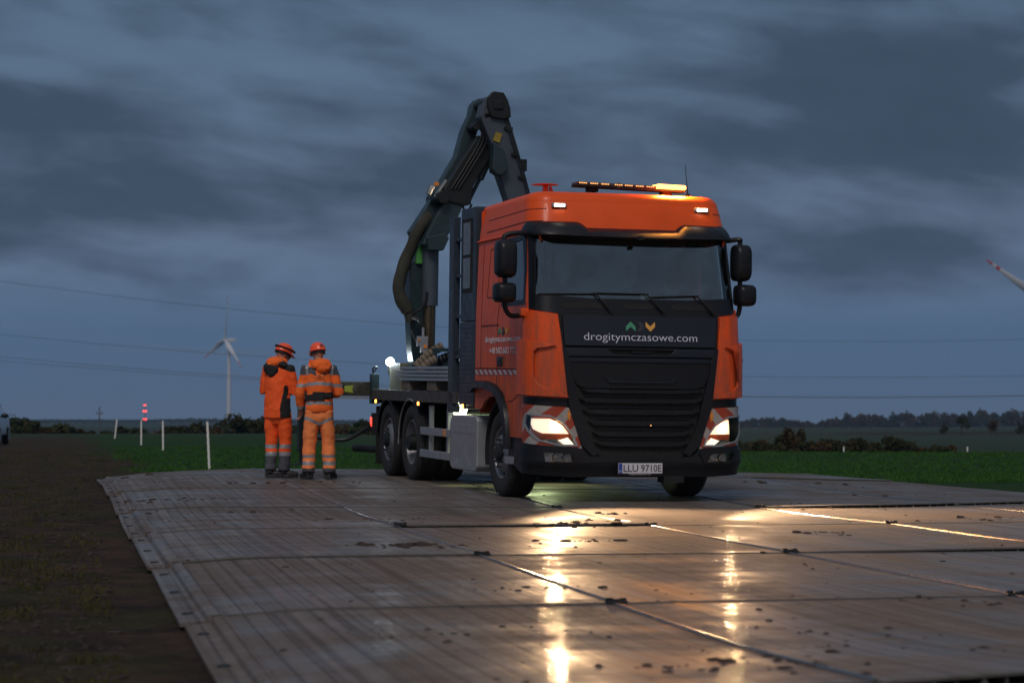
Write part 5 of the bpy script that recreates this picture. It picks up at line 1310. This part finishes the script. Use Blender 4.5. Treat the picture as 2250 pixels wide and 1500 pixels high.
o = obj('clipboard', bm, [BLACKC, WHITEP], None, bevel=.003); o.location = (-2.86, 30.98, hmat(-2.75, 31) + 1.19); o.rotation_euler = (radians(35), 0, radians(-20))
tag(o, 'small clipboard held between the two workers', 'clipboard')

# ------------------------------------------------------------------ marker posts
POSTM = mat('white_marker_post', (.70, .70, .66), .7, 0, .1, 8)
def gz(X, Y): return terr(X, Y)
for q, (X, Y, h_, tx, ty, w_, lab) in enumerate((
        (-6.07, 46, .97, -.045, .0, .022, 'closest white post, tallest, left of the two workers'),
        (-10.50, 69, .88, -.01, 0, .024, 'second closest white post, upright in the crop left of the workers'),
        (-13.10, 81, .86, 0, .0, .025, 'third white post, where the dirt strip narrows'),
        (-17.50, 101, .85, .09, 0, .028, 'farthest white post, leaning to the right beside the dirt track'),
        (10.2, 70.5, .22, 0, 0, .022, 'short white stake before the hedge, right of the truck'),
        (14.0, 70.5, .24, 0, 0, .022, 'short white stake near the right edge of the picture'))):
    bm = B(); rg_ = []
    n_ = 14
    for k_ in range(n_ + 1):
        t_ = k_ / n_; wv = (.004 if k_ % 2 else -.002) if q == 0 else 0
        rg_.append([(tx * t_ + sx * w_ + wv, ty * t_ + sy * w_ * .6, t_ * h_) for sx, sy in ((-1, -1), (1, -1), (1, 1), (-1, 1))])
    ring_loft(bm, rg_); tube(bm, [(tx, ty, h_), (tx, ty, h_ + .015)], w_ * .8, 6); cyl(bm, (0, 0, -.3), (0, 0, .01), w_ * .5, 6)
    o = obj('marker_post', bm, POSTM); o.location = (X, Y, gz(X, Y))
    tag(o, lab, 'post', 'white marker posts along the field')

# ------------------------------------------------------------------ wind turbines
TURB = mat('pale_turbine_paint', (.55, .57, .60), .5, 0, .04, .1)
REDP = mat('red_blade_band', (.45, .03, .03), .5)
def turbine(loc, H_, R_, yaw, phase, lab):
    t = empty('wind_turbine', loc, (0, 0, yaw)); tag(t, lab, 'wind turbine', 'wind turbines on the horizon')
    bm = B(); tube(bm, [(0, 0, -15), (0, 0, H_ * .5), (0, 0, H_)], [2.9, 2.3, 1.6], 28); obj('tower', bm, TURB, t)
    bm = B(); rg_ = [[(x_, s1 * ww, H_ + 1.6 + s2 * hh) for s1, s2 in ((-1, -1), (1, -1), (1.0, .6), (.6, 1), (-.6, 1), (-1, .6))] for x_, ww, hh in ((-3.2, 1.3, 1.3), (-2, 1.9, 1.9), (5, 2.0, 2.0), (7.6, 1.7, 1.6), (8.3, 1.0, 1.0))]
    ring_loft(bm, rg_); bmesh.ops.recalc_face_normals(bm, faces=bm.faces[:]); obj('nacelle', bm, TURB, t)
    bm = B(); tube(bm, [(-6.4, 0, H_ + 1.6), (-6.0, 0, H_ + 1.6), (-5, 0, H_ + 1.6), (-3.2, 0, H_ + 1.6)], [.2, .9, 1.5, 1.7], 20); obj('rotor_hub', bm, TURB, t)
    for b in range(3):
        a = phase + b * 2 * pi / 3; bm = B(); rg_ = []
        st = [(0, 1.0, 1.0), (.04, 1.0, 1.0), (.16, 2.2, .6), (.3, 1.9, .42), (.5, 1.4, .3), (.7, .95, .2), (.78, .8, .17), (.84, .68, .14), (.90, .55, .12), (.96, .4, .08), (1, .12, .03)]
        for t_, ch, th_ in st:
            ch *= 1.35; th_ *= 1.35
            rad_ = 1.3 + t_ * (R_ - 1.3); tw_ = .9 * (1 - t_) ** 1.5 + .1
            r = []
            for k_ in range(12):
                c = 2 * pi * k_ / 12; u_v, v_v = cos(c) * ch - ch * .25, sin(c) * th_
                px_, py_ = u_v * cos(tw_) - v_v * sin(tw_), u_v * sin(tw_) + v_v * cos(tw_)
                # blade along z, rotor plane y-z, axis x
                y_, z_ = px_, rad_
                r.append((-4.9 + py_ - t_ ** 2 * 1.2, y_ * cos(a) + z_ * sin(a), H_ + 1.6 - y_ * sin(a) + z_ * cos(a)))
            rg_.append(r)
        vr = ring_loft(bm, rg_)
        bmesh.ops.recalc_face_normals(bm, faces=bm.faces[:])
        bmx = bm
        for f in bmx.faces:
            c = f.calc_center_median(); rr_ = sqrt(c.y ** 2 + (c.z - H_ - 1.6) ** 2) / R_
            if .785 < rr_ < .85 or rr_ > .92: f.material_index = 1
        obj('blade', bm, [TURB, REDP], t)
# nearer one, its rotor seen three-quarters from the left
D1 = 2580
turbine(((503 - 1125) / 5033.2 * D1, D1, (905 - 748) / 5033.2 * D1 - 99 + 1), 98, 51.5, radians(36), radians(-8), 'pale wind turbine standing in the distance to the left of the workers')
D2 = 1350
turbine((1172 / 5033.2 * D2, D2, (905 - 672) / 5033.2 * D2 - 97), 96, 50, radians(108), radians(-62), 'wind turbine past the right edge, one blade tip with red bands showing')

# ------------------------------------------------------------------ lit mast, utility pole, wires
MASTM = mat('lattice_steel', (.10, .10, .11), .6, .3, .1, .3)
D3 = 3000; mx_, mz = (319 - 1125) / 5033.2 * D3, 1 + (905 - 925) / 5033.2 * D3
t = empty('radio_mast', (mx_, D3, mz)); tag(t, 'distant lattice mast with three tiers of red warning lights', 'mast')
bm = B()
for a in (0, 2.1, 4.2): tube(bm, [(1.5 * cos(a), 1.5 * sin(a), -10), (.4 * cos(a), .4 * sin(a), 24)], .16, 5)
for q in range(16):
    for a in (0, 2.1, 4.2):
        r0, r1 = 1.5 - 1.1 * (q * 2 + 2) / 34, 1.5 - 1.1 * (q * 2 + 4) / 34
        tube(bm, [(r0 * cos(a), r0 * sin(a), -8 + q * 2), (r1 * cos(a + 2.1), r1 * sin(a + 2.1), -6 + q * 2)], .09, 4)
obj('lattice_frame', bm, MASTM, t)
for zz, sp_ in ((2.6, 1.4), (13.2, 1.4), (21.0, .8)):
    for s_ in (-1, 1):
        bm = B(); bmesh.ops.create_uvsphere(bm, u_segments=10, v_segments=8, radius=1.15 if zz < 20 else .9, matrix=Matrix.Translation((s_ * sp_, -1.5, zz))); obj('warning_light', bm, RED_FAR, t)
D4 = 420; px4, pz4 = (219 - 1125) / 5033.2 * D4, terr((219 - 1125) / 5033.2 * D4, D4)
bm = B(); h4 = 1 + (905 - 893) / 5033.2 * D4 - pz4
tube(bm, [(0, 0, -1), (0, 0, h4)], [.16, .10], 8); t = obj('utility_pole', bm, MASTM); t.location = (px4, D4, pz4)
tag(t, 'dark utility pole with a short cross arm beyond the dirt track', 'pole')
bm = B(); bx(bm, -.62, .62, -.06, .06, h4 - 1.35, h4 - 1.2); obj('cross_arm', bm, MASTM, t)
for x_ in (-.5, 0, .5):
    bm = B(); lathe(bm, [(0, 0), (.1, 0), (.08, .1), (.1, .14), (.05, .3), (0, .3)], (x_, 0, h4 - 1.2), 'Z', 8); obj('insulator', bm, MASTM, t)
WIRE = mat('dark_wire', (.03, .03, .035), .5)
D5 = 300
for q, (p0, k_, xc, lab) in enumerate(((750, 3.68e-5, 1900, 'highest of the long wires crossing the sky'), (828, 2.6e-5, 1900, 'second highest of the long wires crossing the sky'),
                         (872, 2.52e-5, 1880, 'third of the long wires, upper one of the low pair'), (872.6, 2.29e-5, 1880, 'lowest of the long wires crossing the sky'))):
    bm = B(); pts_ = []
    for n_ in range(70):
        X = -130 + n_ * (290 / 69.0); px_ = 1125 + X / D5 * 5033.2; py_ = p0 - k_ * (px_ - xc) ** 2
        pts_.append((X, D5 + (q % 2) * 1.5, 1 + (905 - py_) / 5033.2 * D5))
    tube(bm, pts_, .022, 5); o = obj('power_line', bm, WIRE)
    tag(o, lab, 'wire', 'power line wires')

# ------------------------------------------------------------------ parked car at the left edge
CARW = mat('pale_grey_car_paint', (.20, .215, .235), .3, .2, .05, 2, coat=.6)
car = empty('parked_car', (-18.62, 79, terr(-18.6, 79)), (0, 0, radians(6))); tag(car, 'pale parked car cut off by the left edge, beside the dirt track', 'car')
prof = [(0, .35), (-.02, .62), (.25, .82), (1.05, .98), (1.75, 1.42), (3.1, 1.46), (3.9, 1.10), (4.2, .95), (4.25, .4), (4.0, .28), (.2, .25)]
bm = B(); lower = [(0, .32), (-.02, .60), (.22, .80), (1.1, .95), (4.1, .98), (4.25, .6), (4.2, .32)]
def carloft(poly, w0, w1, zsplit):
    bm = B(); rr_ = []
    for s_ in (-1, -.9, 0, .9, 1):
        k_ = 1 if abs(s_) < .95 else .94
        rr_.append([(s_ * (w0 + (w1 - w0) * max(0, (z - zsplit))), 2.1 + (y - 2.1) * k_, z) for y, z in poly])
    ring_loft(bm, rr_); bmesh.ops.recalc_face_normals(bm, faces=bm.faces[:]); return bm
obj('body', carloft(lower, .84, .80, .6), CARW, car, bevel=.04)
obj('cabin_glass', carloft([(1.12, .95), (1.80, 1.36), (3.2, 1.38), (3.9, .97)], .78, .45, .95), glass('car_glass', (.05, .06, .06), .15), car, bevel=.03)
obj('roof', carloft([(1.72, 1.37), (1.95, 1.42), (3.1, 1.43), (3.35, 1.37)], .64, .6, 1.3), CARW, car, bevel=.02)
for s_ in (-1, 1):
    bm = B(); tube(bm, [(s_ * .79, 1.05, .95), (s_ * .64, 1.78, 1.39)], .035, 8); obj('windscreen_pillar', bm, CARW, car)
    bm = B(); ell(bm, Vector((s_ * .96, 1.35, 1.02)), (.13, .09, .085)); box(bm, (s_ * .86, 1.38, .98), (.12, .05, .05)); obj('door_mirror', bm, BLACKP, car)
    bm = B(); ell(bm, Vector((s_ * .62, .10, .66)), (.19, .12, .09)); obj('headlight', bm, SILVER, car)
    for yy in (.85, 3.4):
        bm = B(); lathe(bm, [(.0, -.11), (.19, -.11), (.21, -.10), (.30, -.11), (.31, -.08), (.31, .08), (.29, .11), (0, .11)], (s_ * .76, yy, .31), 'X', 28); w_ = obj('wheel', bm, RUBBER, car)
        bm = B(); lathe(bm, [(0, 0), (.19, 0), (.2, .02), (0, .02)], (s_ * .885 - (.02 if s_ > 0 else 0), yy, .31), 'X', 20); obj('wheel_cap', bm, SILVER, w_)
bm = B(); bx(bm, -.45, .45, -.04, 0, .38, .55); obj('front_grille', bm, MATTE, car)

# ------------------------------------------------------------------ vegetation
def leafmat(name, a, b, sc=1.5):
    k = NT(name); g = k.node('ShaderNodeNewGeometry')
    c = k.mix(k.ramp(k.noise(g.outputs['Position'], sc, 3), [(.35, 0.0), (.65, 1.0)]), a, b)
    k.link(c, k.p.inputs['Base Color']); k.p.inputs['Roughness'].default_value = .9; k.p.inputs['Specular IOR Level'].default_value = .1
    return k.m
LEAF1 = leafmat('dark_autumn_leaves', (.020, .034, .014), (.050, .045, .016), .4)
LEAF2 = leafmat('rusty_autumn_leaves', (.035, .030, .014), (.085, .045, .016), .5)
LEAF3 = leafmat('hedge_leaves', (.016, .030, .012), (.050, .046, .018), 2.0)
BARK = mat('dark_bark', (.035, .028, .022), .95, 0, .2, 3)
def clumps(bm, c, rx, ry, rz, n, size, rnd, mi=0):
    for _ in range(n):
        while True:
            p = Vector((rnd.uniform(-1, 1), rnd.uniform(-1, 1), rnd.uniform(-1, 1)))
            if .25 < p.length < 1: break
        p = p * (.75 + .25 * rnd.random())
        q = Vector((c[0] + p.x * rx, c[1] + p.y * ry, c[2] + p.z * rz))
        s_ = size * rnd.uniform(.5, 1.3); n_ = Vector((rnd.gauss(0, 1), rnd.gauss(0, 1), rnd.gauss(0, 1))).normalized()
        a = n_.orthogonal().normalized() * s_; b = n_.cross(a).normalized() * s_ * rnd.uniform(.5, 1)
        f = bm.faces.new([bm.verts.new(q + a), bm.verts.new(q + b), bm.verts.new(q - a), bm.verts.new(q - b)]); f.material_index = mi
def crown(bm, base, w_, h_, rnd, n=260, size=.3, mi=0):
    nl = rnd.randint(5, 8)
    for _ in range(nl):
        an = rnd.uniform(0, 2 * pi); rr_ = rnd.uniform(0, .38) * w_; zz = rnd.uniform(.28, .85) * h_; k_ = (1 - abs(zz / h_ - .5)) * rnd.uniform(.3, .5)
        clumps(bm, (base[0] + rr_ * cos(an), base[1] + rr_ * sin(an), base[2] + zz), w_ * k_ * .8, w_ * k_ * .8, h_ * .26 * rnd.uniform(.6, 1.1), n // nl, size, rnd, mi)
def tree(X, Y, w_, h_, m, lab, seed, group, cat='tree', name='leafy_tree', size=.3, n=320):
    rnd = random.Random(seed); z = terr(X, Y); t = empty(name, (X, Y, z)); tag(t, lab, cat, group)
    bm = B(); tube(bm, [(0, 0, -.3), (rnd.uniform(-.05, .05) * h_, 0, h_ * .35), (rnd.uniform(-.08, .08) * h_, .02 * h_, h_ * .75)], [h_ * .035, h_ * .024, h_ * .006], 7)
    for _ in range(5):
        an = rnd.uniform(0, 6.28); z0 = rnd.uniform(.2, .55) * h_; tube(bm, [(0, 0, z0), (cos(an) * w_ * .15, sin(an) * w_ * .15, z0 + .1 * h_), (cos(an) * w_ * .34, sin(an) * w_ * .34, z0 + .25 * h_)], [h_ * .014, h_ * .01, h_ * .003], 5)
    obj('trunk', bm, BARK, t)
    bm = B(); crown(bm, (0, 0, 0), w_, h_, rnd, n, size); obj('crown', bm, m, t, smooth=False)
def pxY(px, Y): return (px - 1125) / 5033.2 * Y
# trees on the far right slope
for q, (px, Y, w_, h_, m, lab) in enumerate(((2112, 480, 4.6, 4.6, LEAF1, 'broad dark tree in the middle of the far right field, largest there'),
        (2075, 500, 2.4, 3.2, LEAF1, 'small dark tree just left of the broad tree in the far right field'),
        (2188, 470, 2.8, 3.6, LEAF2, 'single pointed dark tree between the broad tree and the right edge'),
        (2238, 520, 3.6, 2.6, LEAF1, 'low dark tree at the right edge of the far field'))):
    tree(pxY(px, Y), Y, w_, h_, m, lab, 40 + q, 'scattered trees in the far right field', size=.26, n=420)
# shrubs of the hedge that closes the near crop field on the right
rnd = random.Random(5)
hs = [(1628, 1.5), (1652, 1.35), (1676, 1.6), (1700, 1.3), (1722, 1.5), (1745, 1.75), (1768, 1.4), (1792, 1.15), (1812, 1.5), (1832, 1.75), (1856, 1.3), (1880, 1.2), (1904, 1.5), (1926, 1.25), (1948, 1.1), (1968, 1.45), (1990, 1.3), (2012, 1.0), (2034, 1.05), (2058, .9), (2080, .8), (2104, .65)]
first_n = ['first', 'second', 'third', 'fourth', 'fifth', 'sixth', 'seventh', 'eighth', 'ninth', 'tenth', 'eleventh', 'twelfth', 'thirteenth', 'fourteenth', 'fifteenth', 'sixteenth', 'seventeenth', 'eighteenth', 'nineteenth', 'twentieth', 'twenty-first', 'last']
for q, (px, h_) in enumerate(hs):
    Y = 128 + rnd.uniform(-4, 4); h_ = h_ + .15
    tree(pxY(px, Y), Y, 1.6 + .3 * rnd.random(), h_, (LEAF3, LEAF3, LEAF2)[q % 3], ('taller ' if h_ > 1.6 else 'low ') + 'shrub in the hedge right of the truck, %s counted from the truck' % first_n[q], 80 + q, 'shrubs of the hedge behind the crop', 'shrub', 'hedge_shrub', .095, 900)
# bushes beyond the crest on the left
lb_ = [(22, 3.2, 4.5), (62, 2.7, 3.6), (92, 2.4, 3.5), (120, 2.9, 4.2), (150, 2.2, 3.2), (182, 2.4, 3.0), (240, 2.0, 2.6), (282, 2.3, 3.6), (330, 2.4, 4.0), (372, 2.6, 4.2), (410, 2.9, 4.0), (448, 2.8, 4.4), (486, 3.0, 4.6), (528, 3.1, 4.6), (566, 3.0, 4.4), (600, 2.7, 4.0), (672, 2.9, 5.0), (760, 3.0, 4.6), (800, 2.6, 4.4)]
for q, (px, h_, w_) in enumerate(lb_):
    Y = 185 + rnd.uniform(-8, 8)
    pos_ = ['by the parked car', 'left of the utility pole', 'between the utility pole and the closest post', 'around the foot of the wind turbine', 'behind the workers'][0 if px < 70 else 1 if px < 215 else 2 if px < 450 else 3 if px < 570 else 4]
    tree(pxY(px, Y), Y, w_ * .85, h_ * .95, (LEAF1, LEAF3, LEAF2)[q % 3], 'dark skyline bush %s, %s counted from the left' % (pos_, first_n[q]), 140 + q, 'bushes along the left crest', 'bush', 'dark_bush', .17, 900)
# far wood on the right skyline, far hedgerows
def woodline(name, x0, x1, Y, tops, m, n, size, lab, jit=40):
    rnd = random.Random(int(x0)); bm = B(); px = x0
    while px < x1:
        h_px = lerp_tab(tops, px) * rnd.uniform(.86, 1.06); YY = Y + rnd.uniform(-jit, jit); X = pxY(px, YY); z = terr(X, YY); h_ = h_px / 5033.2 * YY
        w_ = h_ * rnd.uniform(.8, 1.2); crown(bm, (X, YY, z - h_ * .40), w_ * 1.1, h_ * 1.36, rnd, n, size * h_ / 9, rnd.randint(0, 1))
        px += w_ / YY * 5033.2 * .27
    o = obj(name, bm, m, None, smooth=False); tag(o, lab, kind='stuff')
woodline('far_wood', 1585, 2330, 1480, [(1585, 10), (1640, 22), (1700, 27), (1760, 20), (1790, 12), (1820, 20), (1860, 30), (1900, 34), (1960, 31), (2010, 36), (2080, 36), (2150, 36), (2250, 38), (2330, 38)], [LEAF1, LEAF2], 420, .75, 'dark woods on the skyline right of the truck')
woodline('far_hedgerow', 1840, 2330, 560, [(1840, 3), (1900, 4), (2000, 5), (2100, 7), (2330, 9)], [LEAF1, LEAF3], 60, .6, 'thin far hedgerow across the fields on the right')
woodline('distant_tree_belt', -60, 900, 2600, [(-60, 8), (200, 7), (300, 5), (420, 9), (600, 7), (900, 8)], [LEAF1, LEAF3], 120, .9, 'faint belts of trees in the distance on the left', 300)
# young crop and rough grass
def grass(name, pts, m, lab):
    bm = B(); rnd = random.Random(9)
    for X, Y, h_, w_ in pts:
        z = terr(X, Y) - .01
        for _ in range(3):
            an = rnd.uniform(0, pi); ln = rnd.gauss(0, .35) * h_; l2 = rnd.gauss(0, .35) * h_; x_, y_ = X + rnd.uniform(-.04, .04), Y + rnd.uniform(-.04, .04)
            a = Vector((cos(an) * w_, sin(an) * w_, 0)); p = Vector((x_, y_, z))
            bm.faces.new([bm.verts.new(p - a), bm.verts.new(p + a), bm.verts.new(p + a * .6 + Vector((ln * .4, l2 * .4, h_ * .6))), bm.verts.new(p + Vector((ln, l2, h_)))])
    o = obj(name, bm, m, None, smooth=False); tag(o, lab, kind='stuff')
rnd = random.Random(21); pts_ = []
for _ in range(26000):
    Y = 36 + 40 * rnd.random() ** 1.5; X = pxY(rnd.uniform(150, 2350), Y)
    if inmat(X, Y) > -.25: continue
    u_v, v_v = w2uv(X, Y)
    if u_v < .9 - (Y - 30) * .012 + noise.noise(Vector((X * .4, Y * .3, 0))): continue
    pts_.append((X, Y, rnd.uniform(.03, .075), .006 + Y * .00012))
grass('young_crop', pts_, leafmat('young_crop_leaves', (.018, .065, .012), (.045, .125, .022), 3.0), 'short green crop growing across the field')
pts_ = []
for _ in range(36000):
    Y = 8 + 60 * rnd.random() ** 1.7; X = pxY(rnd.uniform(-250, 900), Y)
    k_ = inmat(X, Y)
    if k_ > -.08: continue
    u_v, v_v = w2uv(X, Y)
    if u_v > 1.0: continue
    if .6 * noise.noise(Vector((X * .7, Y * .5, 4))) + .7 * noise.noise(Vector((X * 3, Y * 2.5, 4))) + rnd.gauss(0, .12) < .10: continue
    pts_.append((X, Y, rnd.uniform(.015, .06), .003 + Y * .00012))
grass('rough_grass', pts_, leafmat('rough_grass_blades', (.028, .034, .010), (.075, .066, .024), 1.2), 'tufts of rough grass on the bare soil left of the panels')
bm = B(); rnd = random.Random(4)
for q_ in range(3600):
    Y = 7.5 + 32 * rnd.random() ** 1.6; X = pxY(rnd.uniform(-250, 600), Y)
    if q_ % 2: X = uv2w(-.3 - 1.6 * rnd.random() ** 1.5, Y)[0]
    if inmat(X, Y) > -.06: continue
    clod(bm, X, Y, terr(X, Y), .005 + .026 * rnd.random() ** 3, .6)
tag(obj('soil_clods', bm, mat('soil_lumps', (.036, .025, .019), .95, 0, .35, 20)), 'lumps of bare earth beside the panels', kind='stuff')

# ------------------------------------------------------------------ haze
bm = B(); bx(bm, -9600, 9600, -9600, 9600, -128, 175)
hz = bpy.data.materials.new('haze_air'); hz.use_nodes = True; nn_ = hz.node_tree.nodes; nn_.clear()
pv = nn_.new('ShaderNodeVolumePrincipled'); pv.inputs['Color'].default_value = (.42, .66, 1.0, 1); pv.inputs['Density'].default_value = 1.1e-4; pv.inputs['Anisotropy'].default_value = 0
ho = nn_.new('ShaderNodeOutputMaterial'); hz.node_tree.links.new(pv.outputs[0], ho.inputs['Volume'])
tag(obj('haze', bm, hz, None, smooth=False), 'thin evening haze over the fields', kind='stuff')
